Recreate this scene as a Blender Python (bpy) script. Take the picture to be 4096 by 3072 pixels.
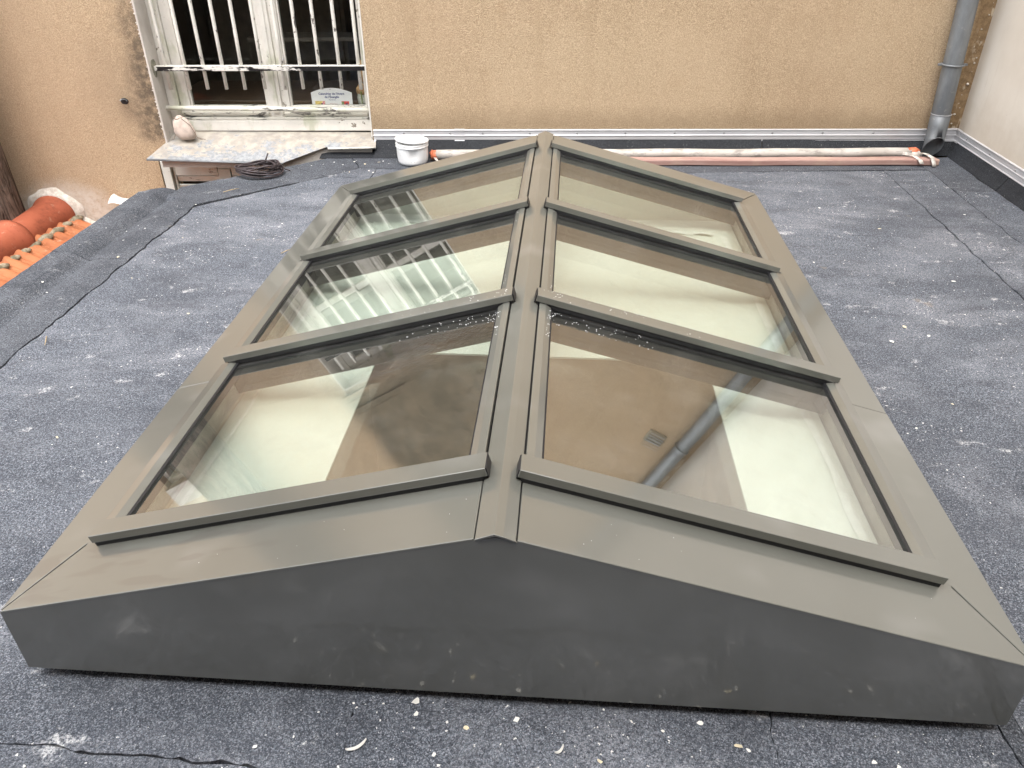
import bpy, bmesh, math, random
from mathutils import Vector, Matrix, noise
random.seed(7)
R = math.radians
scene = bpy.context.scene
for o in list(bpy.data.objects): bpy.data.objects.remove(o)
COL = scene.collection

# ------------------------------------------------------------------ camera
def cam_basis(yaw, pitch, roll):
    f = Vector((math.sin(yaw)*math.cos(pitch), math.cos(yaw)*math.cos(pitch), -math.sin(pitch)))
    r = Vector((math.cos(yaw), -math.sin(yaw), 0)); u = r.cross(f)
    c, s = math.cos(roll), math.sin(roll)
    return f, c*r+s*u, -s*r+c*u
cf, cr, cu = cam_basis(-0.0724, 0.5695, -0.0043)
cam = bpy.data.cameras.new('camera'); camo = bpy.data.objects.new('camera', cam); COL.objects.link(camo)
m = Matrix.Identity(4)
for i in range(3): m[i][0], m[i][1], m[i][2] = cr[i], cu[i], -cf[i]
m.translation = Vector((0.0912, -0.8819, 1.2802)); camo.matrix_world = m
cam.sensor_width = 36; cam.lens = 3075.1/4096*36; cam.clip_start = .02; cam.clip_end = 300
scene.camera = camo
# ------------------------------------------------------------------ light
SUN_EL, SUN_AZ = 70, 196          # azimuth clockwise from +Y
w = bpy.data.worlds.new('World'); scene.world = w; w.use_nodes = True
nt = w.node_tree; nt.nodes.clear()
sky = nt.nodes.new('ShaderNodeTexSky'); sky.sky_type = 'NISHITA'; sky.sun_disc = False
sky.sun_elevation = R(SUN_EL); sky.sun_rotation = R(SUN_AZ); sky.air_density = 1.2; sky.dust_density = 3.0
hs = nt.nodes.new('ShaderNodeHueSaturation'); hs.inputs['Saturation'].default_value = .28
bg = nt.nodes.new('ShaderNodeBackground'); bg.inputs['Strength'].default_value = .15
ow = nt.nodes.new('ShaderNodeOutputWorld')
nt.links.new(sky.outputs[0], hs.inputs['Color']); nt.links.new(hs.outputs[0], bg.inputs[0]); nt.links.new(bg.outputs[0], ow.inputs[0])
sl = bpy.data.lights.new('sun', 'SUN'); sl.energy = .8; sl.angle = R(80); sl.color = (1, .95, .88)
so = bpy.data.objects.new('sun', sl); COL.objects.link(so)
sd = Vector((math.sin(R(SUN_AZ))*math.cos(R(SUN_EL)), math.cos(R(SUN_AZ))*math.cos(R(SUN_EL)), math.sin(R(SUN_EL))))
so.rotation_euler = sd.to_track_quat('Z', 'Y').to_euler(); so.location = sd*20
scene.view_settings.view_transform = 'Standard'; scene.view_settings.look = 'None'
scene.view_settings.exposure = 1.88; scene.view_settings.gamma = 1
scene.render.engine = 'CYCLES'
scene.cycles.max_bounces = 8; scene.cycles.transparent_max_bounces = 24; scene.cycles.glossy_bounces = 6
scene.cycles.caustics_reflective = False; scene.cycles.caustics_refractive = False

# ------------------------------------------------------------------ node materials
class NM:
    def __init__(s, name):
        s.m = bpy.data.materials.new(name); s.m.use_nodes = True; s.t = s.m.node_tree
        s.t.nodes.clear(); s.out = s.n('ShaderNodeOutputMaterial'); s.pos = None
    def n(s, t, **k):
        x = s.t.nodes.new(t)
        for a, b in k.items(): setattr(x, a, b)
        return x
    def l(s, a, b): s.t.links.new(a, b)
    def P(s, obj=False):
        if obj:
            return s.n('ShaderNodeTexCoord').outputs['Object']
        if not s.pos: s.pos = s.n('ShaderNodeNewGeometry').outputs['Position']
        return s.pos
    def map(s, vec, scale=(1, 1, 1), loc=(0, 0, 0)):
        x = s.n('ShaderNodeMapping'); x.inputs['Scale'].default_value = scale; x.inputs['Location'].default_value = loc
        s.l(vec, x.inputs[0]); return x.outputs[0]
    def noise(s, scale, detail=3, rough=.55, vec=None, dist=0, out=0):
        x = s.n('ShaderNodeTexNoise'); x.inputs['Scale'].default_value = scale; x.inputs['Detail'].default_value = detail
        x.inputs['Roughness'].default_value = rough; x.inputs['Distortion'].default_value = dist
        s.l(vec if vec else s.P(), x.inputs['Vector']); return x.outputs[out]
    def vor(s, scale, vec=None, feature='F1', out=0, rand=1):
        x = s.n('ShaderNodeTexVoronoi', feature=feature); x.inputs['Scale'].default_value = scale
        x.inputs['Randomness'].default_value = rand
        s.l(vec if vec else s.P(), x.inputs['Vector']); return x.outputs[out]
    def ramp(s, v, pts):
        x = s.n('ShaderNodeValToRGB'); e = x.color_ramp.elements
        while len(e) < len(pts): e.new(.5)
        for i, (p, c) in enumerate(pts):
            e[i].position = p
            if not isinstance(c, (tuple, list)): c = (c, c, c)
            e[i].color = tuple(c)+(1,) if len(c) == 3 else c
        s.l(v, x.inputs[0]); return x.outputs[0]
    def math(s, op, a, b=0, c=None, clamp=False):
        x = s.n('ShaderNodeMath', operation=op, use_clamp=clamp)
        for i, v in enumerate((a, b) if c is None else (a, b, c)):
            if isinstance(v, (int, float)): x.inputs[i].default_value = v
            else: s.l(v, x.inputs[i])
        return x.outputs[0]
    def mix(s, f, a, b, mode='MIX'):
        x = s.n('ShaderNodeMix', data_type='RGBA', blend_type=mode)
        for i, v in ((0, f), (6, a), (7, b)):
            if isinstance(v, (int, float)): x.inputs[i].default_value = v
            elif isinstance(v, (tuple, list)): x.inputs[i].default_value = tuple(v)+(1,)
            else: s.l(v, x.inputs[i])
        return x.outputs[2]
    def sep(s, vec=None):
        x = s.n('ShaderNodeSeparateXYZ'); s.l(vec if vec else s.P(), x.inputs[0]); return x.outputs
    def rng(s, v, a, b, c=0, d=1, smooth=True):
        x = s.n('ShaderNodeMapRange'); x.interpolation_type = 'SMOOTHSTEP' if smooth else 'LINEAR'; x.clamp = True
        for i, q in enumerate((a, b, c, d)): x.inputs[1+i].default_value = q
        s.l(v, x.inputs[0]); return x.outputs[0]
    def bump(s, h, strength=.3, dist=.01, normal=None):
        x = s.n('ShaderNodeBump'); x.inputs['Strength'].default_value = strength; x.inputs['Distance'].default_value = dist
        s.l(h, x.inputs['Height'])
        if normal: s.l(normal, x.inputs['Normal'])
        return x.outputs[0]
    def bsdf(s, col, rough=.6, metal=0, normal=None, spec=.5, **k):
        x = s.n('ShaderNodeBsdfPrincipled')
        for nme, v in (('Base Color', col), ('Roughness', rough), ('Metallic', metal), ('Specular IOR Level', spec)):
            if isinstance(v, (int, float)): x.inputs[nme].default_value = v
            elif isinstance(v, (tuple, list)): x.inputs[nme].default_value = tuple(v)+(1,)
            else: s.l(v, x.inputs[nme])
        for nme, v in k.items():
            nme = nme.replace('_', ' ')
            if isinstance(v, (int, float)): x.inputs[nme].default_value = v
            else: s.l(v, x.inputs[nme])
        if normal: s.l(normal, x.inputs['Normal'])
        s.l(x.outputs[0], s.out.inputs[0]); return x
MAT = {}
def plain(name, col, rough=.6, metal=0, var=.12, scale=20, bump=0, spec=.5):
    n = NM(name); v = n.noise(scale, 4)
    c = n.mix(n.rng(v, .3, .7, 0, 1), tuple(x*(1-var) for x in col), tuple(min(1, x*(1+var)) for x in col))
    nb = n.bump(n.noise(scale*6, 3), bump, .004) if bump else None
    n.bsdf(c, rough, metal, nb, spec); MAT[name] = n.m; return n.m

# --- powder coated metal of the skylight
def mat_coated():
    n = NM('powder_coat')
    big = n.noise(2.2, 4, .6); fine = n.noise(900, 2); s = n.sep()
    col = n.mix(n.rng(big, .3, .75), (.122, .124, .108), (.142, .144, .126))
    # chalky hand marks: soft, sparse
    rub = n.noise(6.5, 2, .4, n.map(n.P(), (.8, 1, 1), (7.7, 2, 0)))
    col = n.mix(n.rng(rub, .57, .80, 0, .26), col, (.34, .34, .33))
    # dried runs of dirty water on the lower left of the front sheet
    run = n.noise(3.2, 2, .4, n.map(n.P(), (.55, 9, 9), (1.3, .4, 0)), .15)
    msk = n.math('MULTIPLY', n.math('MULTIPLY', n.rng(s[0], -.28, -.50), n.rng(s[1], .15, .12)), n.math('MULTIPLY', n.rng(s[1], .002, .02), n.rng(run, .52, .60)))
    col = n.mix(n.math('MULTIPLY', msk, .35), col, (.08, .07, .062))
    rough = n.math('ADD', n.rng(big, .3, .8, .28, .36), n.math('MULTIPLY', fine, .05))
    nb = n.bump(fine, .04, .0006)
    n.bsdf(col, rough, 0, nb, .75, Coat_Weight=1.0, Coat_Roughness=.10, Coat_IOR=1.85); MAT['coat'] = n.m
mat_coated()
plain('gasket', (.012, .012, .014), .5)
plain('lining', (.060, .048, .038), .6, var=.2, scale=30)
plain('curb_board', (.50, .44, .38), .7, var=.15, scale=14)

def mat_glass():
    n = NM('glazing')
    lw = n.n('ShaderNodeLayerWeight'); lw.inputs[0].default_value = .5
    f5 = n.math('POWER', lw.outputs['Facing'], 4.0)
    fr = n.rng(lw.outputs['Facing'], 0, .50, .08, .33)
    tr = n.n('ShaderNodeBsdfTransparent'); tr.inputs[0].default_value = (.95, .98, .955, 1)
    gl = n.n('ShaderNodeBsdfGlossy'); gl.inputs['Roughness'].default_value = .004
    gl.inputs['Color'].default_value = (1, 1, 1, 1)
    sg = n.sep(); ax = n.math('ABSOLUTE', sg[0])
    film = n.math('MULTIPLY', n.math('MULTIPLY', n.rng(ax, .40, .22), n.rng(sg[1], .52, .62)), n.rng(sg[1], .86, .80))
    film = n.math('MULTIPLY', film, n.rng(n.noise(14, 4, .6), .35, .6))
    wet = n.math('MULTIPLY', n.math('MULTIPLY', n.noise(120, 3, .6), film), .06)
    wob = n.bump(wet, 1, .004); n.l(wob, gl.inputs['Normal'])
    mx = n.n('ShaderNodeMixShader'); n.l(fr, mx.inputs[0]); n.l(tr.outputs[0], mx.inputs[1]); n.l(gl.outputs[0], mx.inputs[2])
    # thin film of dust
    df = n.n('ShaderNodeBsdfDiffuse'); df.inputs[0].default_value = (.60, .59, .54, 1)
    mx2 = n.n('ShaderNodeMixShader'); dust = n.rng(n.noise(9, 6, .7), .45, .85, .012, .075)
    n.l(dust, mx2.inputs[0]); n.l(mx.outputs[0], mx2.inputs[1]); n.l(df.outputs[0], mx2.inputs[2])
    n.l(mx2.outputs[0], n.out.inputs[0]); MAT['glass'] = n.m
mat_glass()
def mat_winglass():
    n = NM('window_glass')
    lw = n.n('ShaderNodeLayerWeight'); lw.inputs[0].default_value = .5
    fr = n.math('ADD', n.math('MULTIPLY', n.math('POWER', lw.outputs['Facing'], 5.0), .9), .022)
    tr = n.n('ShaderNodeBsdfTransparent'); tr.inputs[0].default_value = (.97, .98, .97, 1)
    gl = n.n('ShaderNodeBsdfGlossy'); gl.inputs['Roughness'].default_value = .02
    n.l(n.bump(n.noise(6, 2), .05, .01), gl.inputs['Normal'])
    mx = n.n('ShaderNodeMixShader'); n.l(fr, mx.inputs[0]); n.l(tr.outputs[0], mx.inputs[1]); n.l(gl.outputs[0], mx.inputs[2])
    n.l(mx.outputs[0], n.out.inputs[0]); MAT['winglass'] = n.m
mat_winglass()

# --- pale board under the glass
def mat_sheet():
    n = NM('pale_board')
    a = n.noise(3, 5, .6); b = n.noise(60, 4, .6)
    c = n.mix(n.rng(a, .3, .7), (.73, .77, .70), (.80, .84, .78))
    c = n.mix(n.math('MULTIPLY', n.rng(b, .35, .7), .35), c, (.74, .75, .66))
    n.bsdf(c, .75, 0, n.bump(b, .1, .003)); MAT['sheet'] = n.m
mat_sheet()
plain('tape', (.88, .90, .86), .45, var=.06, scale=30)

# --- bitumen felt with mineral granules
def mat_felt(name='felt', dust=1.0, dark=1.0, spark=1.0):
    n = NM(name)
    p = n.P(); g1 = n.noise(430, 2, .65); g2 = n.sep(n.vor(430, out=1)); g3 = n.noise(900, 2); g4 = n.noise(170, 3, .6)
    D = lambda c: tuple(x*dark for x in c)
    g5 = n.noise(210, 3, .7)
    base = n.ramp(n.math('ADD', n.math('MULTIPLY', g1, .5), n.math('MULTIPLY', g5, .5)), [(.34, D((.014, .017, .023))), (.50, D((.074, .085, .105))), (.66, D((.31, .34, .39)))])
    base = n.mix(n.math('MULTIPLY', n.rng(g2[0], .72, 1, 0, .75, False), spark), base, (.40, .415, .46))
    base = n.mix(n.rng(g2[1], .0, .45, .55, 0, False), base, D((.012, .013, .018)))
    # slow drift between washed and darker felt
    t1 = n.noise(1.3, 5, .6); base = n.mix(n.rng(t1, .30, .66, .38, 0), base, D((.022, .024, .032)))
    t2 = n.noise(7.5, 7, .72, n.map(p, (.7, 1.3, 1))); base = n.mix(n.rng(t2, .34, .52, .30, 0), base, D((.024, .026, .034)))
    # chalky plaster dust: streaky veils worked into the granules
    st = n.noise(2.6, 8, .70, n.map(p, (.75, 1.25, 1), (2.3, 5.1, 0)), .5)
    veil = n.rng(st, .43, .74, 0, 1); fine = n.rng(g3, .38, .60); mid = n.rng(g4, .38, .62)
    veil = n.math('MULTIPLY', veil, n.math('ADD', n.math('MULTIPLY', n.math('MULTIPLY', fine, mid), 1.0), .03))
    base = n.mix(n.math('MULTIPLY', veil, .78*dust), base, (.48, .49, .53))
    # trodden spots of plaster
    sp = n.noise(9, 6, .70, n.map(p, (.8, 1.2, 1), (9, 1, 0)))
    spm = n.math('MULTIPLY', n.rng(sp, .595, .69), n.math('MULTIPLY', n.rng(g3, .34, .52), mid))
    base = n.mix(n.math('MULTIPLY', spm, .9*dust), base, (.70, .70, .70))
    # specks of plaster, two sizes, thicker in some places than others
    dens = n.rng(n.noise(1.9, 4, .6, n.map(p, (1, 1, 1), (3.3, 7.1, 0))), .35, .72, -.03, .045)
    dens = n.math('ADD', dens, n.math('MULTIPLY', n.rng(st, .48, .72), .035))
    s1 = n.math('GREATER_THAN', n.math('ADD', n.noise(95, 2, .5), dens), .725)
    s2 = n.math('GREATER_THAN', n.math('ADD', n.noise(46, 3, .6, n.map(p, (1, 1.2, 1), (2, 4, 0))), dens), .745)
    base = n.mix(n.math('MULTIPLY', n.math('MAXIMUM', s1, s2), min(1, .85*dust+.15)), base, (.74, .73, .70))
    # wet dark patches
    wp = n.noise(4.2, 4, .6, n.map(p, (1, 1, 1), (6.4, 3.2, 0))); base = n.mix(n.rng(wp, .66, .74, 0, .45), base, D((.014, .015, .019)))
    # rusty organic bits
    ob = n.noise(6.5, 3, .5, n.map(p, (1, 1, 1), (4.2, 8.8, 0)))
    base = n.mix(n.math('MULTIPLY', n.rng(ob, .71, .78), n.math('MULTIPLY', fine, .6)), base, (.30, .22, .13))
    h = n.math('ADD', g1, n.math('MULTIPLY', n.noise(60, 3), .8))
    n.bsdf(base, .80, 0, n.bump(h, .5, .004), .35); MAT[name] = n.m
mat_felt()
mat_felt('felt_edge', .40, .66, .7)
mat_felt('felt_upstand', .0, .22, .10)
plain('bitumen', (.010, .010, .011), .7)

# --- tan rendered wall
def mat_render():
    n = NM('tan_render')
    p = n.P(); s = n.sep()
    g = n.noise(190, 3, .7); g2 = n.vor(190, feature='F1', out=0); big = n.noise(1.1, 5, .6); mid = n.noise(9, 4, .6)
    c = n.mix(n.rng(g, .36, .66), (.345, .248, .155), (.60, .46, .305))
    c = n.mix(n.math('MULTIPLY', n.rng(n.noise(170, 2), .58, .68), .65), c, (.70, .56, .38))
    c = n.mix(n.math('MULTIPLY', n.rng(n.noise(140, 2, .5, n.map(p, (1, 1, 1), (5, 5, 5))), .60, .75), .55), c, (.20, .120, .062))
    c = n.mix(n.rng(big, .35, .7, 0, .30), c, (.50, .36, .24))
    c = n.mix(n.rng(mid, .55, .8, 0, .18), c, (.36, .235, .125))
    rain = n.noise(2.4, 5, .6, n.map(p, (3.2, 3.2, .22), (1.7, 0, .4))); c = n.mix(n.rng(rain, .54, .74, 0, .15), c, (.25, .165, .09))
    c = n.mix(n.rng(n.noise(.8, 3, .5, n.map(p, (1, 1, 1), (8, 3, 5))), .50, .62, 0, .22), c, (.64, .50, .34))
    # left part of the wall is a little paler and pinker
    c = n.mix(n.rng(s[0], -2.2, -2.9, 0, .32), c, (.56, .42, .29))
    # grime beside the window jamb
    jit = n.math('MULTIPLY', n.math('SUBTRACT', n.noise(7, 5, .65), .5), .22)
    xj = n.math('ADD', s[0], jit)
    j1 = n.math('MULTIPLY', n.rng(xj, -2.40, -2.27), n.rng(s[0], -2.10, -2.20))
    zj = n.math('MULTIPLY', n.rng(s[2], .02, .12), n.rng(s[2], 1.2, .45, .25, 1))
    gr = n.math('MULTIPLY', n.math('MULTIPLY', j1, zj), n.rng(n.noise(24, 4, .7), .30, .62, .25, 1))
    c = n.mix(n.math('MULTIPLY', gr, .85), c, (.085, .068, .052))
    # soft dirty halo round the hole and under it
    hx = n.math('ABSOLUTE', n.math('ADD', n.math('ADD', s[0], 2.40), n.math('MULTIPLY', jit, .25)))
    hs_ = n.math('MULTIPLY', n.rng(hx, .07, .0), n.math('MULTIPLY', n.rng(s[2], .12, .28, 0, 1), n.rng(s[2], .36, .28)))
    c = n.mix(n.math('MULTIPLY', hs_, .35), c, (.12, .09, .065))
    h2 = n.math('MULTIPLY', n.rng(n.math('ADD', s[0], n.math('MULTIPLY', jit, 1.5)), -2.72, -2.40), n.math('MULTIPLY', n.rng(s[2], .05, .3), n.rng(s[2], .75, .45)))
    h2 = n.math('MULTIPLY', h2, n.rng(s[0], -2.2, -2.3))
    c = n.mix(n.math('MULTIPLY', h2, .22), c, (.17, .13, .095))
    # splash dirt above the flashing
    fz = n.math('ADD', s[2], n.math('MULTIPLY', jit, .55))
    fl = n.math('MULTIPLY', n.rng(fz, .30, .13), n.rng(s[0], -1.1, -1.0))
    c = n.mix(n.math('MULTIPLY', fl, .38), c, (.14, .095, .05))
    # sooty wall band over the barred window
    u = n.math('MULTIPLY', n.rng(n.math('ADD', s[0], n.math('MULTIPLY', jit, .5)), -2.34, -2.19), n.rng(n.math('ADD', s[0], n.math('MULTIPLY', jit, .6)), -.75, -1.05))
    u = n.math('MULTIPLY', u, n.rng(s[2], 1.50, 1.60))
    c = n.mix(n.math('MULTIPLY', u, n.rng(mid, .25, .7, .62, .85)), c, (.085, .078, .055))
    # rough unpainted strip in the right corner
    rc = n.rng(n.math('ADD', s[0], n.math('MULTIPLY', jit, .12)), 2.205, 2.235)
    c = n.mix(n.math('MULTIPLY', rc, .8), c, n.mix(n.rng(n.noise(40, 3), .35, .7), (.17, .105, .05), (.30, .20, .105)))
    drip = n.math('MULTIPLY', n.rng(n.noise(26, 3, .6, n.map(p, (1, 1, .5), (1, 2, 3))), .56, .64), n.rng(n.math('ADD', s[0], n.math('MULTIPLY', jit, .2)), 2.235, 2.285))
    c = n.mix(n.math('MULTIPLY', drip, .75), c, (.62, .54, .42))
    # lime bloom low on the left round the ridge tile
    dx = n.math('MULTIPLY', n.math('ADD', s[0], 2.92), 1.0); dz = n.math('MULTIPLY', n.math('ADD', s[2], .46), 1.15)
    rr = n.math('SQRT', n.math('ADD', n.math('MULTIPLY', dx, dx), n.math('MULTIPLY', dz, dz)))
    rr = n.math('ADD', rr, n.math('MULTIPLY', jit, .55))
    c = n.mix(n.math('MULTIPLY', n.rng(rr, .40, .24), n.rng(n.noise(30, 4, .7), .28, .6, .35, .95)), c, (.66, .60, .52))
    hgt = n.math('ADD', n.math('ADD', g, n.math('MULTIPLY', g2, .35)), n.math('MULTIPLY', mid, .7))
    n.bsdf(c, .9, 0, n.bump(hgt, .9, .0055), .2); MAT['render'] = n.m
mat_render()
def mat_cream():
    n = NM('cream_plaster'); s = n.sep()
    a = n.noise(1.6, 5, .6); b = n.noise(14, 5, .65); v = n.noise(9, 5, .6, n.map(n.P(), (1, 1.6, .16)))
    c = n.mix(n.rng(a, .3, .7), (.66, .60, .52), (.76, .71, .63))
    c = n.mix(n.math('MULTIPLY', n.rng(v, .60, .78), .55), c, (.40, .31, .22))
    c = n.mix(n.math('MULTIPLY', n.rng(b, .66, .78), .4), c, (.36, .30, .25))
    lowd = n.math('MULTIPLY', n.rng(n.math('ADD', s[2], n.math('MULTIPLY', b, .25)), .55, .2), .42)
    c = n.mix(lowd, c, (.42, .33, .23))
    n.bsdf(c, .85, 0, n.bump(n.math('ADD', a, n.math('MULTIPLY', n.noise(120, 3), .12)), .35, .012), .25); MAT['cream'] = n.m
mat_cream()
def mat_reveal():
    n = NM('reveal_plaster')
    a = n.noise(5, 5, .6)
    c = n.mix(n.rng(a, .3, .7), (.50, .46, .42), (.62, .58, .53))
    c = n.mix(n.rng(n.noise(22, 4, .7), .62, .75, 0, .5), c, (.30, .26, .22))
    n.bsdf(c, .85, 0, n.bump(n.noise(70, 3), .4, .004), .25); MAT['reveal'] = n.m
mat_reveal()
def mat_peel(name, paint, under, amt, sc=16, stretch=(1, 1, 1), rough=.55, green=0):
    n = NM(name)
    a = n.noise(sc, 6, .68, n.map(n.P(), stretch), .4); d = n.noise(sc*.35, 4, .6)
    c = n.mix(n.rng(d, .3, .7), tuple(x*.86 for x in paint), paint)
    if green: c = n.mix(n.math('MULTIPLY', n.rng(n.noise(6, 4, .6, n.map(n.P(), (1.4, 1, .5), (2, 0, 6))), .55, .68), green), c, (.30, .34, .17))
    msk = n.rng(a, amt, amt+.035)
    uc = n.mix(n.rng(n.noise(90, 3), .3, .7), tuple(x*.6 for x in under), under)
    c = n.mix(msk, c, uc)
    c = n.mix(n.math('MULTIPLY', n.rng(n.noise(50, 4, .7), .58, .72), .35), c, tuple(x*.5 for x in paint))
    n.bsdf(c, rough, 0, n.bump(n.math('SUBTRACT', 1, msk), .5, .002), .35); MAT[name] = n.m
mat_peel('peel_white', (.76, .73, .67), (.30, .26, .21), .625, 18, (1, 1, 1), .55, .45)
mat_peel('peel_heavy', (.76, .74, .66), (.22, .21, .19), .555, 15, (.55, 1, 2.2), .6, .35)
mat_peel('peel_bar', (.74, .72, .66), (.16, .15, .14), .60, 26, (1, 1, .45), .45)
mat_peel('peel_shutter', (.74, .76, .70), (.24, .20, .15), .61, 12, (.6, 1, 2.2), .7)
mat_peel('peel_black', (.74, .72, .67), (.014, .013, .014), .47, 9, (.55, 1, 1.6), .45)
def mat_zinc_sill():
    n = NM('zinc_sill'); s = n.sep()
    a = n.noise(13, 6, .7, n.map(n.P(), (.8, 1, 1), (1, 2, 3)), .3); b = n.noise(45, 5, .7)
    big = n.noise(3.0, 5, .65, n.map(n.P(), (1, 1, 1), (4, 3, 1)))
    z = n.mix(n.rng(b, .35, .65), (.22, .225, .235), (.34, .355, .37))
    p = n.mix(n.rng(n.noise(20, 4), .3, .7), (.30, .27, .235), (.42, .385, .33))
    near = n.rng(n.math('ADD', s[2], n.math('MULTIPLY', big, .10)), .04, .14)
    mk = n.rng(n.math('ADD', n.math('ADD', n.math('MULTIPLY', a, .62), n.math('MULTIPLY', b, .38)), n.math('MULTIPLY', near, .15)), .53, .60)
    c = n.mix(mk, z, p)
    c = n.mix(n.rng(big, .52, .64, 0, .55), c, (.21, .205, .20))
    c = n.mix(n.math('MULTIPLY', n.rng(n.noise(80, 4, .7), .62, .70), .7), c, (.16, .15, .14))
    n.bsdf(c, .6, 0, n.bump(n.math('ADD', mk, b), .3, .002), .4); MAT['zinc_sill'] = n.m
mat_zinc_sill()
def mat_zinc():
    n = NM('zinc_pipe'); s = n.sep()
    a = n.noise(9, 6, .65, n.map(n.P(), (1, 1, .3))); b = n.noise(40, 4, .7)
    c = n.mix(n.rng(a, .3, .7), (.14, .15, .16), (.25, .265, .275))
    c = n.mix(n.math('MULTIPLY', n.rng(b, .60, .72), .5), c, (.38, .38, .35))
    n.bsdf(c, .48, .35, n.bump(b, .12, .002), .5); MAT['zinc'] = n.m
mat_zinc()
def mat_alu():
    n = NM('mill_aluminium')
    a = n.noise(30, 4, .6, n.map(n.P(), (.12, .12, 1)))
    c = n.mix(n.rng(a, .3, .7), (.62, .62, .64), (.76, .76, .78))
    n.bsdf(c, .32, .40, n.bump(a, .06, .001), .5); MAT['alu'] = n.m
mat_alu()
def mat_terra(name, c0, c1):
    n = NM(name)
    a = n.noise(5, 5, .6); b = n.noise(60, 4, .7)
    c = n.mix(n.rng(a, .3, .7), c0, c1)
    c = n.mix(n.math('MULTIPLY', n.rng(b, .58, .72), .35), c, tuple(x*.55 for x in c0))
    c = n.mix(n.math('MULTIPLY', n.rng(n.noise(8, 6, .7), .52, .70), .5), c, tuple(x*.42 for x in c0))
    c = n.mix(n.math('MULTIPLY', n.rng(n.noise(14, 5, .7, n.map(n.P(), (1, 1, 1), (3, 3, 3))), .60, .72), .4), c, (.55, .40, .28))
    n.bsdf(c, .75, 0, n.bump(b, .2, .003), .3); MAT[name] = n.m
mat_terra('terra_ridge', (.27, .068, .034), (.38, .105, .054))
mat_terra('terra_tile', (.38, .125, .052), (.50, .19, .085))
def mat_mortar():
    n = NM('mortar')
    b = n.noise(30, 5, .7)
    c = n.mix(n.rng(b, .35, .65), (.22, .18, .12), (.40, .34, .25))
    c = n.mix(n.rng(n.noise(14, 4, .6), .46, .62, 0, .6), c, (.085, .08, .045))
    n.bsdf(c, .9, 0, n.bump(b, .7, .008), .2); MAT['mortar'] = n.m
    n = NM('lime_mortar'); b = n.noise(34, 5, .7)
    c = n.mix(n.rng(b, .30, .70), (.50, .44, .37), (.76, .71, .64))
    n.bsdf(c, .9, 0, n.bump(b, .7, .008), .2); MAT['lime'] = n.m
mat_mortar()
def mat_bark():
    n = NM('bark')
    p = n.map(n.P(True), (1, 1, .16))
    a = n.noise(24, 5, .7, p, 1.2); v = n.noise(60, 4, .7, n.map(n.P(True), (1, 1, .3)))
    h = n.math('ADD', n.math('MULTIPLY', a, 1.2), n.math('MULTIPLY', v, .4))
    c = n.mix(n.rng(h, .58, 1.02), (.040, .030, .024), (.24, .185, .15))
    n.bsdf(c, .9, 0, n.bump(h, 1, .02), .15); MAT['bark'] = n.m
mat_bark()
def mat_plastic():
    n = NM('white_plastic')
    a = n.noise(9, 5, .65)
    c = n.mix(n.rng(a, .45, .75), (.84, .84, .83), (.70, .69, .66))
    c = n.mix(n.rng(n.noise(60, 4, .7), .63, .72, 0, .6), c, (.16, .15, .14))
    n.bsdf(c, .38, 0, None, .5); MAT['plastic'] = n.m
    n = NM('white_pole'); a = n.noise(40, 5, .7, n.map(n.P(), (.35, 1, 1))); b = n.noise(5, 4)
    c = n.mix(n.rng(b, .35, .7), (.52, .49, .45), (.38, .35, .31))
    c = n.mix(n.rng(a, .50, .66, 0, .8), c, (.22, .20, .18))
    n.bsdf(c, .6, 0, n.bump(a, .2, .002)); MAT['pole'] = n.m
mat_plastic()
def mat_plank():
    n = NM('pink_wood'); a = n.noise(14, 6, .7, n.map(n.P(), (.10, 1, 1.2)))
    c = n.mix(n.rng(a, .3, .7), (.30, .165, .14), (.47, .32, .275))
    c = n.mix(n.rng(n.noise(5, 4, .6), .5, .75, 0, .5), c, (.50, .38, .28))
    n.bsdf(c, .7, 0, n.bump(a, .2, .002)); MAT['plank'] = n.m
mat_plank()
plain('orange', (.62, .17, .08), .55, var=.2, scale=40)
plain('strap', (.56, .52, .47), .7, var=.3, scale=40)
plain('cable', (.045, .032, .034), .55, var=.5, scale=14)
plain('pouch', (.52, .43, .37), .85, var=.16, scale=30, bump=.3)
plain('string', (.16, .12, .09), .8)
plain('card', (.80, .79, .80), .6, var=.03)
plain('ink', (.05, .06, .22), .6); plain('ink_red', (.50, .12, .06), .6)
plain('pic_yellow', (.78, .56, .20), .6, var=.4, scale=130); plain('pic_pink', (.72, .30, .36), .6, var=.4, scale=130)
plain('pic_red', (.66, .07, .06), .6, var=.4, scale=130); plain('pic_green', (.20, .27, .12), .6, var=.4, scale=130)
plain('pic_navy', (.05, .06, .16), .6)
plain('kraft', (.40, .24, .11), .8, var=.3, scale=50); plain('cellophane', (.50, .50, .44), .3, var=.3, scale=60)
plain('stem', (.17, .22, .05), .7)
plain('room_dark', (.085, .070, .056), .9, var=.2, scale=4)
plain('room_pale', (.45, .40, .34), .8)
plain('room_wood', (.14, .09, .055), .5)
plain('flake', (.80, .79, .74), .75, var=.12, scale=50)
plain('flake_cream', (.70, .62, .44), .8, var=.2, scale=50)
plain('straw', (.42, .32, .18), .8)
plain('droplet_glint', (.82, .84, .86), .12, var=.05)  # clear water given a whitish colour to stand for sky glints
plain('stucco_opp', (.19, .165, .135), .9, var=.15, scale=3)
plain('ground_mat', (.16, .13, .10), .95, var=.3, scale=3)
plain('cement', (.23, .22, .17), .9, var=.35, scale=45)
plain('well', (.36, .32, .26), .9, var=.2, scale=3)
plain('steel', (.42, .42, .43), .4, .6)

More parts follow.
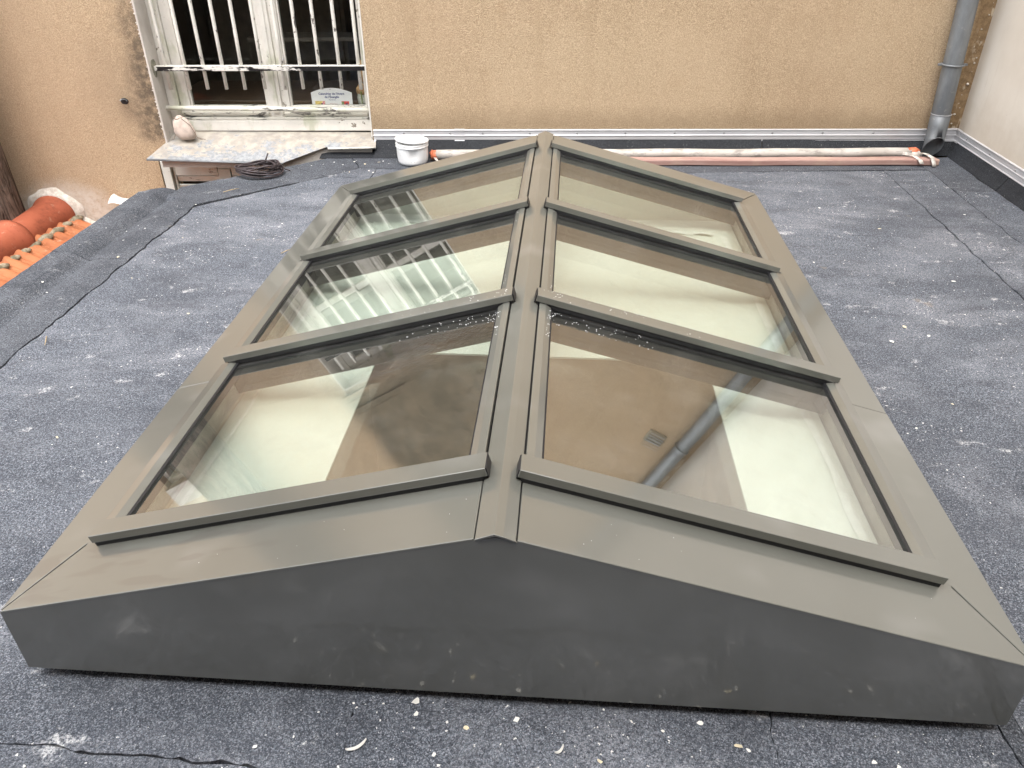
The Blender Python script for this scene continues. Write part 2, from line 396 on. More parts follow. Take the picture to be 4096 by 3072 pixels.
# ------------------------------------------------------------------ mesh helpers
def link(o, parent=None):
    COL.objects.link(o)
    if parent: o.parent = parent
    return o
def mesh(name, verts, faces, mat, parent=None, smooth=False, bevel=0, seg=2, fix=True):
    me = bpy.data.meshes.new(name); me.from_pydata([tuple(v) for v in verts], [], [tuple(f) for f in faces])
    if fix:
        bm = bmesh.new(); bm.from_mesh(me); bmesh.ops.recalc_face_normals(bm, faces=bm.faces); bm.to_mesh(me); bm.free()
    me.materials.append(MAT[mat]); me.update()
    if smooth:
        for p in me.polygons: p.use_smooth = True
    o = bpy.data.objects.new(name, me); link(o, parent)
    if bevel:
        b = o.modifiers.new('bevel', 'BEVEL'); b.width = bevel; b.segments = seg; b.limit_method = 'ANGLE'; b.angle_limit = R(25)
    return o
def empty(name, loc=(0, 0, 0)):
    o = bpy.data.objects.new(name, None); o.empty_display_size = .05; o.location = loc; COL.objects.link(o); return o
def tag(o, label=None, cat=None, group=None, kind=None):
    for k, v in (('label', label), ('category', cat), ('group', group), ('kind', kind)):
        if v: o[k] = v
    return o
class B:                                    # collects pieces into one mesh
    def __init__(s): s.v = []; s.f = []
    def add(s, vs, fs):
        k = len(s.v); s.v += [Vector(v) for v in vs]; s.f += [[i+k for i in f] for f in fs]; return s
    def prism(s, pts0, pts1):
        n = len(pts0); fs = [list(range(n))[::-1], list(range(n, 2*n))]
        for i in range(n): j = (i+1) % n; fs.append([i, j, n+j, n+i])
        return s.add(list(pts0)+list(pts1), fs)
    def box(s, a, b, f=None):
        f = f or (lambda *p: Vector(p))
        q = [(a[0], a[1]), (b[0], a[1]), (b[0], b[1]), (a[0], b[1])]
        return s.prism([f(x, y, a[2]) for x, y in q], [f(x, y, b[2]) for x, y in q])
    def tube(s, path, r, n=10, cap=True):
        path = [Vector(p) for p in path]; rs = r if isinstance(r, (list, tuple)) else [r]*len(path)
        t0 = (path[1]-path[0]).normalized(); ref = Vector((0, 0, 1)) if abs(t0.z) < .9 else Vector((1, 0, 0))
        a = t0.cross(ref).normalized(); vs = []; fs = []
        for i, p in enumerate(path):
            t = (path[min(i+1, len(path)-1)]-path[max(i-1, 0)]).normalized()
            a = (a-t*a.dot(t)).normalized(); b = t.cross(a)
            for k in range(n):
                w_ = 2*math.pi*k/n; vs.append(p+(a*math.cos(w_)+b*math.sin(w_))*rs[i])
        for i in range(len(path)-1):
            for k in range(n):
                k2 = (k+1) % n; fs.append([i*n+k, i*n+k2, (i+1)*n+k2, (i+1)*n+k])
        if cap: fs.append(list(range(n))[::-1]); fs.append([len(vs)-n+k for k in range(n)])
        return s.add(vs, fs)
    def lathe(s, prof, c, n=32, fn=None, cap0=True, cap1=True):
        vs = []; fs = []
        for (r_, z) in prof:
            for k in range(n):
                a = 2*math.pi*k/n; p = Vector((r_*math.cos(a), r_*math.sin(a), z))
                if fn: p = fn(p, a)
                vs.append(p+Vector(c))
        for i in range(len(prof)-1):
            for k in range(n):
                k2 = (k+1) % n; fs.append([i*n+k, i*n+k2, (i+1)*n+k2, (i+1)*n+k])
        if cap0: fs.append(list(range(n))[::-1])
        if cap1: fs.append([len(vs)-n+k for k in range(n)])
        return s.add(vs, fs)
    def make(s, name, mat, parent=None, **k): return mesh(name, s.v, s.f, mat, parent, **k)

# ------------------------------------------------------------------ wall frame of reference
YW, WAZ = 3.6054, .0604
NO = Vector((WAZ, -1, 0)).normalized()
def W(x, z, v=0): return Vector((x, YW+WAZ*x, z))+NO*v       # v: distance out of the wall towards the camera
def wbox(b, x0, x1, z0, z1, v0, v1): return b.box((x0, z0, v0), (x1, z1, v1), lambda x, z, v: W(x, z, v))

# ================================================================== SETTING: ground, walls
g = mesh('ground', [(-60, -60, -3.2), (60, -60, -3.2), (60, 60, -3.2), (-60, 60, -3.2)], [(0, 1, 2, 3)], 'ground_mat'); tag(g, kind='structure')

WX0, WX1, WZ0, WZ1 = -2.229, -1.026, .012, 1.50              # window opening
SX0, SX1, SZ0, SZ1 = -2.300, -1.40, -1.0, -.01             # shuttered opening underneath
XR = 2.305                                                  # right wall face
def wall_main():
    xs = [-6.5, -3.9, -3.45, SX0, WX0, SX1, WX1, XR+.25]; zs = [-3.2, SZ0, SZ1, WZ0, .80, WZ1, 1.53, 5.2]
    b = B(); idx = {}
    def vi(i, j, k):
        if (i, j, k) not in idx: idx[(i, j, k)] = len(b.v); b.v.append(W(xs[i], zs[j], (0, -.30)[k]))
        return idx[(i, j, k)]
    def hole(i, j):
        x = (xs[i]+xs[i+1])/2; z = (zs[j]+zs[j+1])/2
        return (WX0 < x < WX1 and WZ0 < z < WZ1) or (SX0 < x < SX1 and SZ0 < z < SZ1) or (-3.9 < x < -3.45 and .8 < z < 1.53)
    nx, nz = len(xs)-1, len(zs)-1
    for i in range(nx):
        for j in range(nz):
            if hole(i, j): continue
            b.f.append([vi(i, j, 0), vi(i+1, j, 0), vi(i+1, j+1, 0), vi(i, j+1, 0)])
            b.f.append([vi(i, j, 1), vi(i, j+1, 1), vi(i+1, j+1, 1), vi(i+1, j, 1)])
            for di, dj, e in ((-1, 0, ((i, j), (i, j+1))), (1, 0, ((i+1, j), (i+1, j+1))), (0, -1, ((i, j), (i+1, j))), (0, 1, ((i, j+1), (i+1, j+1)))):
                a, c = i+di, j+dj
                if a < 0 or c < 0 or a >= nx or c >= nz or hole(a, c):
                    (p, q), (r_, t) = e; b.f.append([vi(p, q, 0), vi(r_, t, 0), vi(r_, t, 1), vi(p, q, 1)])
    return b.make('building_wall', 'render')
wall = tag(wall_main(), 'tan rough rendered wall with barred window across the back', 'wall')
# smooth plaster lining of the window reveal (left cheek, right cheek, head)
b = B(); wbox(b, WX0, WX0+.012, WZ0, WZ1-.002, -.28, .004); b.make('reveal_cheek', 'reveal', wall, bevel=.004)
b = B(); wbox(b, WX1-.008, WX1, WZ0, WZ1-.002, -.28, .003); b.make('reveal_cheek', 'peel_white', wall, bevel=.002)
b = B(); wbox(b, WX0+.013, WX1-.009, WZ1-.012, WZ1-.002, -.28, .002); b.make('reveal_head', 'reveal', wall)
# string courses over the window
b = B(); wbox(b, WX0-.04, WX1+.03, 1.535, 1.56, -.01, .018); b.make('lintel_moulding', 'render', wall, bevel=.004)
b = B(); wbox(b, WX0-.02, WX1+.03, 1.65, 1.665, -.01, .012); b.make('lintel_moulding', 'render', wall, bevel=.004)
# fixing cover where the grille flat enters the cheek
b = B(); vs = []
for k in range(14):
    a = 2*math.pi*k/14; rr_ = 1+.12*math.sin(3*a)
    vs.append((W(WX0+.012, .463+.048*math.sin(a)*rr_, -.052+.030*math.cos(a)*rr_), W(WX0+.0145, .463+.048*math.sin(a)*rr_, -.052+.030*math.cos(a)*rr_)))
b.prism([v[0] for v in vs], [v[1] for v in vs]); b.make('cement_patch', 'cement', wall)
# rough lumpy arris of the render along the left jamb
b = B(); 
for k in range(110):
    z = .09+1.36*k/110+random.uniform(-.01, .01)+random.uniform(-.008, .008); s_ = random.uniform(.002, .0048)*random.choice((.6, 1, 1.3)); x = WX0+random.uniform(-.004, .005)
    b.lathe([(s_*.2, -s_*.8), (s_, -s_*.1), (s_*.6, s_*.6), (s_*.1, s_)], W(x, z, .002), 6)
o = b.make('jamb_crumbs', 'lime', wall, smooth=True); o['kind'] = 'stuff'

# right hand wall
b = B()
b.prism([(XR, -2.0, -3.2), (XR+.3, -2.0, -3.2), (XR+.3, YW+WAZ*XR+.12, -3.2), (XR, YW+WAZ*XR+.12, -3.2)],
        [(XR, -2.0, 5.0), (XR+.3, -2.0, 5.0), (XR+.3, YW+WAZ*XR+.12, 5.0), (XR, YW+WAZ*XR+.12, 5.0)])
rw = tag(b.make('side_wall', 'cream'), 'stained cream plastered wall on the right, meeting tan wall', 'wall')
# crumbs of mortar along the inside corner
b = B()
for k in range(30):
    z = .14+1.5*random.random(); s_ = random.uniform(.002, .007)*random.choice((.7, 1, 1.5)); x = XR-random.uniform(.004, .05)
    b.lathe([(s_*.2, -s_*.7), (s_, 0), (s_*.3, s_*.7)], W(x, z, .001), 6)
o = b.make('mortar_crumbs', 'lime', rw, smooth=True); o['kind'] = 'stuff'
# unseen house wall behind the viewpoint, added tall and dark to shade the gable
b = B(); b.box((-4.5, -1.75, -3.2), (XR-.004, -1.42, 3.7))
tag(b.make('shading_house_wall', 'stucco_opp'), 'plain rendered house wall added out of view behind the viewpoint to shade the skylight', 'wall')

# ================================================================== FLAT ROOF
SKX, SKY0, SKY1 = .86, .06, 2.34                      # hole under the skylight
roof = mesh('flat_roof', [(0, 0, 0)], [], 'bitumen', fix=False)
def slab():
    out = [(-2.03, -1.42), (XR-.003, -1.42), (XR-.003, 3.74), (-1.16, 3.535), (-1.45, 3.245), (-2.03, 2.745)]
    bm = bmesh.new()
    hole = [(-SKX, SKY0), (SKX, SKY0), (SKX, SKY1), (-SKX, SKY1)]
    ov = [bm.verts.new((x, y, -.030)) for x, y in out]; hv = [bm.verts.new((x, y, -.030)) for x, y in hole]
    es = [bm.edges.new((ov[i], ov[(i+1) % len(ov)])) for i in range(len(ov))]+[bm.edges.new((hv[i], hv[(i+1) % 4])) for i in range(4)]
    bmesh.ops.triangle_fill(bm, edges=es, use_beauty=True)
    r_ = bmesh.ops.extrude_face_region(bm, geom=list(bm.faces))
    for v in r_['geom']:
        if isinstance(v, bmesh.types.BMVert): v.co.z = -.32
    bmesh.ops.recalc_face_normals(bm, faces=bm.faces); bm.to_mesh(roof.data); bm.free()
slab(); tag(roof, kind='structure')
def zfun(x, y):
    z = .0022*noise.noise(Vector((x*2.3, y*2.3, 1)))+.0010*noise.noise(Vector((x*9, y*9, 4)))
    if y < 2.72 or x < -1.9:
        z -= .017*math.exp(-((x+1.895)/.036)**2)
        if x < -1.9: z += .016*min(1, (-1.9-x)/.06)
    return z
def felt(c, amp=.004, gap=.004, mat='felt', lift=0, step=.022, name='felt_sheet', rag=None, zf=zfun, thick=.024):
    """one laid sheet of felt: four corners counter-clockwise, torn edges, slight waves"""
    c = [Vector(p) for p in c]; ctr = sum(c, Vector((0, 0)))/4 if len(c[0]) == 2 else None
    n = max(2, min(90, int(max((c[1]-c[0]).length, (c[2]-c[3]).length)/step))); k = max(2, min(120, int(max((c[3]-c[0]).length, (c[2]-c[1]).length)/step)))
    rag = rag or (1, 1, 1, 1)                    # raggedness of bottom, right, top, left edge
    vs = []; sd_ = random.uniform(0, 99)
    for j in range(k+1):
        v = j/k
        for i in range(n+1):
            u = i/n; p = (c[0]*(1-u)+c[1]*u)*(1-v)+(c[3]*(1-u)+c[2]*u)*v
            e1 = (c[1]-c[0]).normalized(); e2 = (c[3]-c[0]).normalized(); d = Vector((0, 0))
            t = (p.x+p.y)*1.0; A = .011*noise.noise(Vector((t*9, .3, 0)))+.0075*noise.noise(Vector((t*31, 5.3, 0)))+.004*noise.noise(Vector((t*80, 9.3, 0)))
            gp = gap*(.25+1.3*abs(noise.noise(Vector((t*17, 2.2, 0)))))
            if j == 0: d += e2*(A*rag[0]+gp)
            if j == k: d += e2*(A*rag[2]-gp)
            if i == 0: d += e1*(A*rag[3]+gp)
            if i == n: d += e1*(A*rag[1]-gp)
            q = p+d; vs.append(Vector((q.x, q.y, zf(q.x, q.y)+lift)))
    fs = [[j*(n+1)+i, j*(n+1)+i+1, (j+1)*(n+1)+i+1, (j+1)*(n+1)+i] for j in range(k) for i in range(n)]
    rim = [i for i in range(n+1)]+[j*(n+1)+n for j in range(1, k+1)]+[k*(n+1)+i for i in range(n-1, -1, -1)]+[j*(n+1) for j in range(k-1, 0, -1)]
    m0 = len(vs)
    for r_ in rim: vs.append(vs[r_]-Vector((0, 0, thick)))
    for i in range(len(rim)):
        j = (i+1) % len(rim); fs.append([rim[i], m0+i, m0+j, rim[j]])
    return mesh(name, vs, fs, mat, roof, smooth=False, fix=False)
# left edge strip, corner, chamfer
felt([(-2.05, -.9), (-1.70, -.9), (-1.705, 1.965), (-2.05, 1.99)], .022, .0035, 'felt_edge', .001, rag=(0, 1, .8, .12))
felt([(-2.05, 1.99), (-1.705, 1.965), (-1.705, 2.64), (-2.05, 2.752)], .020, .0035, 'felt_edge', .002, rag=(.8, 1, 1, .12))
felt([(-1.705, 2.64), (-1.19, 3.10), (-1.45, 3.268), (-2.05, 2.752)], .006, .0035, 'felt_edge', .001)
felt([(-1.19, 3.10), (-1.05, 3.255), (-1.17, 3.53), (-1.45, 3.268)], .006, .005, 'felt_edge', 0)
# deck sheets
felt([(-1.70, -.9), (-.95, -.9), (-.95, 2.60), (-1.70, 2.60)], .012, .001, 'felt', 0, .03)
felt([(-1.70, 2.60), (-.95, 2.60), (-.95, 3.08), (-1.19, 3.10)], .0015, .001, 'felt', 0, .03, rag=(0, 0, 1, 1))
felt([(-1.19, 3.10), (-.95, 3.08), (-.95, 3.255), (-1.05, 3.255)], .003, .003, 'felt', .001)
felt([(-1.05, 3.255), (.60, 3.262), (.60, 3.50), (-1.15, 3.49)], .005, .005, 'felt_edge', .001)
felt([(.60, 3.262), (2.05, 3.42), (2.05, 3.60), (.60, 3.50)], .006, .004, 'felt_edge', .001)
felt([(-.95, 2.42), (.45, 2.42), (.45, 3.262), (-.95, 3.255)], .004, .003, 'felt', 0, .03)
felt([(.45, 2.42), (1.80, 2.42), (1.81, 3.38), (.45, 3.262)], .004, .003, 'felt', 0, .03)
felt([(.95, -.9), (1.79, -.9), (1.80, 2.42), (.95, 2.42)], .007, .0005, 'felt', 0, .03)
felt([(1.79, -.9), (2.03, -.9), (2.05, 3.40), (1.81, 3.38)], .011, .0015, 'felt', .001, .03)
felt([(2.03, -.9), (2.256, -.9), (2.25, 3.05), (2.05, 3.06)], .012, .002, 'felt', .002, .022)
felt([(2.05, 3.06), (2.25, 3.05), (2.256, 3.66), (2.05, 3.60)], .006, .005, 'felt_edge', .001, .03)
# front strips below the gable
felt([(-.95, -.135), (-.27, -.155), (-.27, .055), (-.95, .055)], .012, .0008, 'felt', .002, step=.012)
felt([(-.27, -.155), (.50, -.19), (.50, .055), (-.27, .055)], .010, .001, 'felt', .0025, step=.012)
felt([(.50, -.19), (.925, -.20), (.905, .055), (.50, .055)], .010, .002, 'felt', .002, step=.012)
felt([(.925, -.20), (.95, -.20), (.95, .055), (.905, .055)], .004, .004, 'felt_edge', .001)
felt([(-.95, -.9), (0, -.9), (0, -.17), (-.95, -.135)], .007, .0008, 'felt', 0, .03)
felt([(0, -.9), (.95, -.9), (.95, -.20), (0, -.175)], .006, .0008, 'felt', 0, .03)
# felt dressed round the upstand of the skylight
def curb():
    b = B(); t = .018
    for (x0, y0, x1, y1) in ((-SKX-t, SKY0-t, SKX+t, SKY0), (-SKX-t, SKY1, SKX+t, SKY1+t), (-SKX-t, SKY0, -SKX, SKY1), (SKX, SKY0, SKX+t, SKY1)):
        b.box((x0, y0, -.011), (x1, y1, .125))
    return b
curb().make('felt_upstand', 'felt_upstand', roof)
# strips between the deck sheets and the curb
felt([(-.95, .055), (-.86, .055), (-.86, 2.34), (-.95, 2.42)], .004, .002, 'felt', 0, .03)
felt([(.86, .055), (.95, .055), (.95, 2.42), (.86, 2.34)], .004, .002, 'felt', 0, .03)
felt([(-.86, 2.34), (.86, 2.34), (.95, 2.42), (-.95, 2.42)], .004, .002, 'felt', 0, .03)
# felt upstands on the walls
def upstand(p0, p1, q0, q1, name='felt_upstand'):
    n = max(2, int((Vector(p1)-Vector(p0)).length/.02)); vs = []; fs = []; sd_ = random.random()*50
    for i in range(n+1):
        u = i/n; a = Vector(p0).lerp(Vector(p1), u); c = Vector(q0).lerp(Vector(q1), u)
        a = a+Vector((0, .004*noise.noise(Vector((u*n*.5, sd_, 0))), 0)); mid = a.lerp(c, .5)+Vector((0, 0, -.006))+NO*-.004
        vs += [a, mid, c]
    for i in range(n):
        for k in range(2): fs.append([i*3+k, (i+1)*3+k, (i+1)*3+k+1, i*3+k+1])
    o = mesh(name, vs, fs, 'felt_upstand', roof, fix=False); sm = o.modifiers.new('thick', 'SOLIDIFY'); sm.thickness = .005; return o
def upw(x0, x1):
    y = lambda x: 3.444+(x+1.0)*.0604 if x < 1.4 else 3.444+2.4*.0604+(x-1.4)*.10
    upstand((x0, y(x0), .003), (x1, y(x1), .003), W(x0, .082, .008), W(x1, .082, .008))
upstand((-1.32, 3.425, .003), (-1.012, 3.444, .003), W(-1.32, .030, .020), W(-1.012, .030, .020)); upw(-1.008, .05); upw(.054, 1.2); upw(1.204, 2.292)
upstand((2.248, 3.668, .003), (2.248, 3.063, .003), (2.293, 3.735, .075), (2.293, 3.063, .075))
upstand((2.248, 3.058, .003), (2.248, 1.60, .003), (2.293, 3.058, .075), (2.293, 1.60, .075))
upstand((2.248, 1.596, .003), (2.248, -1.3, .003), (2.293, 1.596, .075), (2.293, -1.3, .075))

# ---- aluminium wall flashing
def flash_profile():       # (out of wall, z)
    return [(.002, .139), (.011, .136), (.011, .131), (.0075, .128), (.0075, .1075), (.0115, .1065), (.0115, .101), (.0085, .0995), (.0085, .079), (.0125, .077), (.0125, .0705), (.002, .0695)]
def flashing_wall(x0, x1, grow=0):
    pr = [(v+(grow if v > .005 else 0), z+(grow if i == 0 else (-grow if i >= 10 else 0))) for i, (v, z) in enumerate(flash_profile())]
    b = B(); b.prism([W(x0, z, v) for v, z in pr], [W(x1, z, v) for v, z in pr]); return b
def flashing_side(y0, y1, grow=0):
    pr = [(v+(grow if v > .005 else 0), z+(grow if i == 0 else (-grow if i >= 10 else 0))) for i, (v, z) in enumerate(flash_profile())]
    b = B(); b.prism([Vector((XR-v, y0, z)) for v, z in pr], [Vector((XR-v, y1, z)) for v, z in pr]); return b
fl = empty('wall_flashing', W(.6, .1, .01)); tag(fl, 'ribbed aluminium flashing strip screwed to the tan wall above the felt', 'flashing')
def par(o, p): o.parent = p; o.matrix_parent_inverse = p.matrix_world.inverted(); return o
bpy.context.view_layer.update()
def setpar(objs, p):
    for o in objs: o.parent = p; o.matrix_parent_inverse = Matrix.Translation(-p.location)
st_ = [flashing_wall(-1.02, -.531).make('strip', 'alu', bevel=.0006, seg=1), flashing_wall(-.529, 2.255).make('strip', 'alu', bevel=.0006, seg=1)]
setpar(st_+[flashing_wall(-.556, -.499, .0018).make('joint_cover', 'alu')], fl)
fs2 = empty('wall_flashing', (XR, 2.0, .1)); tag(fs2, 'ribbed aluminium flashing strip along foot of cream side wall', 'flashing')
st2_ = flashing_side(3.70, -1.3).make('strip', 'alu', bevel=.0006, seg=1); setpar([st2_], fs2)
b = flashing_wall(2.24, 2.298, .0022); b2 = flashing_side(3.738, 3.685, .0022); b.add(b2.v, b2.f)
setpar([b.make('corner_cover', 'alu')], fl)
def screw(p, nrm):
    b = B(); z = Vector(nrm).normalized(); q = z.to_track_quat('Z', 'Y').to_matrix()
    b.lathe([(.0062, 0), (.0062, .001), (.0050, .0016), (.0044, .0040), (.0026, .0046)], (0, 0, 0), 10)
    b.v = [q @ v+Vector(p) for v in b.v]; return b.make('screw', 'steel', smooth=False)
for x in (-.845, -.581, -.394, -.125, .145, .42, .70, .98, 1.255, 1.54, 1.827): screw(W(x, .1175, .0075), NO).parent = st_[0 if x < -.53 else 1]
for y in (3.599, 3.314, 3.037, 2.76): screw((XR-.0075, y, .1175), (-1, 0, 0)).parent = st2_

# ================================================================== SKYLIGHT
XE, HR, HE, SL = .905, .431, .186, 2.4
AL = math.atan2(HR-HE, XE); CA, SA = math.cos(AL), math.sin(AL)
def S(s, d, y, h): return Vector((s*(d*CA+h*SA), y, HR-d*SA+h*CA))      # side, distance down the slope, depth, height off the slope
DE = XE/CA
sk = empty('roof_skylight', (0, 0, 0)); tag(sk, 'large grey metal framed gabled skylight with six glass panes', 'skylight')
def sbox(s, d0, d1, y0, y1, h0, h1): 
    b = B(); b.box((d0, y0, h0), (d1, y1, h1), lambda d, y, h: S(s, d, y, h)); return b
def spoly(s, pts, h0, h1):
    b = B(); b.prism([S(s, d, y, h0) for d, y in pts], [S(s, d, y, h1) for d, y in pts]); return b
ZB = .03
# gable ends and side fascias
for (y0, y1) in ((.0005, .004), (SL-.004, SL-.0005)):
    pts = [(-XE, ZB), (XE, ZB), (XE, HE-.0045), (0, HR-.0045), (-XE, HE-.0045)]
    b = B(); b.prism([(x, y0, z) for x, z in pts], [(x, y1, z) for x, z in pts]); b.make('gable_panel', 'coat', sk)
for s in (-1, 1):
    b = B(); b.box((min(s*XE, s*(XE-.004)), .0045, ZB), (max(s*XE, s*(XE-.004)), SL-.0045, HE-.0055)); b.make('side_panel', 'coat', sk)
YR = (.140, .816, 1.490, 2.172)                 # front edge of each cover bar
RW_ = .047
DM = .818/CA
for s in (-1, 1):
    # sheet metal round the glass, mitred at the corners
    spoly(s, [(.036, .0), (DE, .0), (DM+.0005, .150), (DM, .170), (.036, .170)], -.005, 0).make('front_flashing', 'coat', sk, bevel=.0016, seg=3)
    spoly(s, [(.036, SL), (DE, SL), (DM, SL-.150), (.036, SL-.150)], -.004, 0).make('back_flashing', 'coat', sk, bevel=.0025, seg=3)
    spoly(s, [(DE, .0045), (DE, .744), (.80, .744), (.80, .175), (DM+.003, .1535)], -.004, .0002).make('eave_flashing', 'coat', sk, bevel=.0008, seg=2)
    spoly(s, [(DE, .746), (DE, SL-.0035), (DM+.002, SL-.1525), (.80, SL-.175), (.80, .746)], -.004, .0002).make('eave_flashing', 'coat', sk, bevel=.002, seg=3)
    # panes
    for i in range(3):
        y0, y1 = YR[i]+.018, YR[i+1]+.028
        gp_ = sbox(s, .046, .812, y0+.008, y1-.008, -.030, -.004).make('glass_pane', 'glass', sk)
        # sealed edge spacer of the double glazing
        b = B()
        for (d0, d1, ya, yb) in ((.047, .066, y0+.009, y1-.009), (.792, .811, y0+.009, y1-.009), (.067, .791, y0+.009, y0+.03), (.067, .791, y1-.034, y1-.009)):
            b.box((d0, ya, -.028), (d1, yb, -.0065), lambda d, y, h: S(s, d, y, h))
        b.make('edge_spacer', 'gasket', gp_)
        # beads along ridge and eave, tucked under the cover bars
        ya, yb = YR[i]+.030, YR[i+1]+.012
        def bead(pr, nm):
            b = B(); b.prism([S(s, d, ya, h) for d, h in pr], [S(s, d, yb, h) for d, h in pr]); return b.make(nm, 'coat', sk, bevel=.0012)
        bead([(.0365, -.002), (.0365, .0075), (.052, .0080), (.0675, .0015), (.0675, -.003)], 'ridge_bead')
        bead([(.797, -.003), (.797, .0015), (.813, .0085), (.843, .0030), (.843, .0006), (.815, -.002)], 'eave_bead')
        for (d0, d1, h0, h1) in ((.789, .7968, -.0035, .0010), (.0676, .0712, -.0038, -.0008)):
            sbox(s, d0, d1, ya, yb, h0, h1).make('glazing_seal', 'gasket', sk)
    for i, y in enumerate(YR):
        j = (-.002, .001, -.001, .002)[i]
        # cover bar: flat top, folded front lip, cut square at the ridge
        cb_ = sbox(s, .0255+j*.5, .823+j, y, y+RW_, .0100, .0270).make('cover_bar', 'coat', sk, bevel=.0012)
        sbox(s, .031, .818, y+.0025, y+RW_-.004, -.0025, .0100).make('bar_seal', 'gasket', cb_)
        # end tab of the bar by the ridge
        sbox(s, .0225, .0250, y+.003, y+RW_-.002, .004, .0255).make('end_tab', 'gasket', cb_, bevel=.001)
        # rafter underneath
        sbox(s, .03, .835, y+.004, y+.024, -.090, -.031).make('rafter', 'lining', sk)
# ridge cap and the dark slots beside it
pr = [(-1, .0335, .0015), (-1, .012, .0045), (-1, 0, .0062), (1, .012, .0045), (1, .0335, .0015), (1, .0335, -.001), (1, 0, .001), (-1, .0335, -.001)]
b = B(); b.prism([S(s, d, -.004, h) for s, d, h in pr], [S(s, d, SL+.002, h) for s, d, h in pr]); b.make('ridge_cap', 'coat', sk, bevel=.001)
b = B()
for s in (-1, 1): b.box((.020, .006, -.012), (.046, SL-.006, -.0065), lambda d, y, h: S(s, d, y, h))
b.make('ridge_seal', 'gasket', sk)
b = B(); b.box((-.024, .02, HR-.085), (.024, SL-.02, HR-.034)); b.make('ridge_beam', 'lining', sk)
# inner lining of the curb
b = B()
for s in (-1, 1): b.box((min(s*.79, s*.80), .17, .09), (max(s*.79, s*.80), 2.30, .202))
b.box((-.80, .16, .09), (.80, .17, .20)); b.make('curb_lining', 'curb_board', sk)
b = B(); q_ = [(-.80, .09), (.80, .09), (.80, HR-.80*SA/CA-.10), (0, HR-.10), (-.80, HR-.80*SA/CA-.10)]
b.prism([(x, 2.30, z) for x, z in q_], [(x, 2.31, z) for x, z in q_]); b.make('back_lining', 'sheet', sk)
# water drops on metal and glass near the second cover bar
def drops(n, s, d0, d1, y0, y1, h, r0, r1, name='water_drops', bias=1.6):
    b = B()
    for k in range(n):
        t = random.random()**bias; d = d0+(d1-d0)*t; y = random.uniform(y0, y1); r_ = random.uniform(r0, r1)
        p = S(s, d, y, h); b.lathe([(r_, 0), (r_*.8, r_*.28), (r_*.35, r_*.45)], p, 7)
    o = b.make(name, 'droplet_glint', sk, smooth=True); o['kind'] = 'stuff'
for s in (-1, 1):
    drops(60, s, .07, .33, .75, .812, -.0038, .0007, .0017)
    drops(34, s, .04, .45, .823, .86, .0266, .0007, .0019)
    drops(22, s, .045, .066, .66, .80, .0052, .0008, .0019, bias=1)
    drops(14, s, .045, .066, .86, 1.0, .0052, .0007, .0014, bias=1)
    drops(9, s, .045, .06, 1.36, 1.48, .0058, .0008, .0018, bias=1)
    drops(9, s, .05, .80, .02, .12, .0002, .0004, .0008, bias=1)

# pale board with a rectangular cut-out lying under the glass
ps = empty('protective_board', (0, 1.2, .1)); tag(ps, 'pale protective board with rectangular cut-out lying under the skylight glass', 'board')
OX0, OX1, OY0, OY1 = -.458, .528, .30, 1.12
b = B(); zt = .098
for (x0, y0, x1, y1) in ((-.787, OY1, .787, 2.298), (-.787, .172, OX0, OY1), (OX1, .172, .787, OY1), (OX0, .172, OX1, OY0)):
    b.box((x0, y0, zt-.006), (x1, y1, zt))
bb = b.make('board', 'sheet'); setpar([bb], ps)
def ribbon(pts, wv, name, mat, amp=.004):
    vs = []; fs = []; pts = [Vector(p) for p in pts]; out = []
    for a, c in zip(pts, pts[1:]):
        n = max(2, int((c-a).length/.02)); out += [a.lerp(c, i/n) for i in range(n)]
    out.append(pts[-1])
    for i, p in enumerate(out):
        t = (out[min(i+1, len(out)-1)]-out[max(i-1, 0)]).normalized(); nrm = Vector((-t.y, t.x, 0))
        z1 = abs(noise.noise(p*13))*amp*2; z2 = abs(noise.noise(p*17+Vector((5, 5, 5))))*amp*3
        w1 = wv*(1+.35*noise.noise(p*7))
        vs += [p+Vector((0, 0, z1)), p+nrm*w1*.5+Vector((0, 0, z2+.002)), p+nrm*w1+Vector((0, 0, z1*1.5))]
    for i in range(len(out)-1):
        for k in range(2): fs.append([i*3+k, (i+1)*3+k, (i+1)*3+k+1, i*3+k+1])
    o = mesh(name, vs, fs, mat, None, smooth=True, fix=False); setpar([o], ps); return o
ribbon([(.775, .18, zt+.002), (.762, .9, zt+.002), (.772, 1.25, zt+.002), (.760, 1.7, zt+.002), (.745, 2.12, zt+.002)], .022, 'tape_strip', 'tape')
ribbon([(.70, 2.14, zt+.002), (.30, 2.21, zt+.002), (-.10, 2.25, zt+.002), (-.60, 2.22, zt+.002)], .03, 'tape_strip', 'tape', .006)
ribbon([(-.74, 2.0, zt+.002), (-.765, 1.3, zt+.002), (-.752, .8, zt+.002), (-.775, .2, zt+.002)], .012, 'tape_strip', 'tape', .003)
# dark room under the roof opening
b = B()
x0, x1, y0, y1, z0, z1 = -.88, .88, .04, 2.36, -2.6, -.02
v = [(x0, y0, z0), (x1, y0, z0), (x1, y1, z0), (x0, y1, z0), (x0, y0, z1), (x1, y0, z1), (x1, y1, z1), (x0, y1, z1)]
o = mesh('room_below', v, [(0, 1, 2, 3), (0, 4, 5, 1), (1, 5, 6, 2), (2, 6, 7, 3), (3, 7, 4, 0)], 'well', fix=False); tag(o, kind='structure')

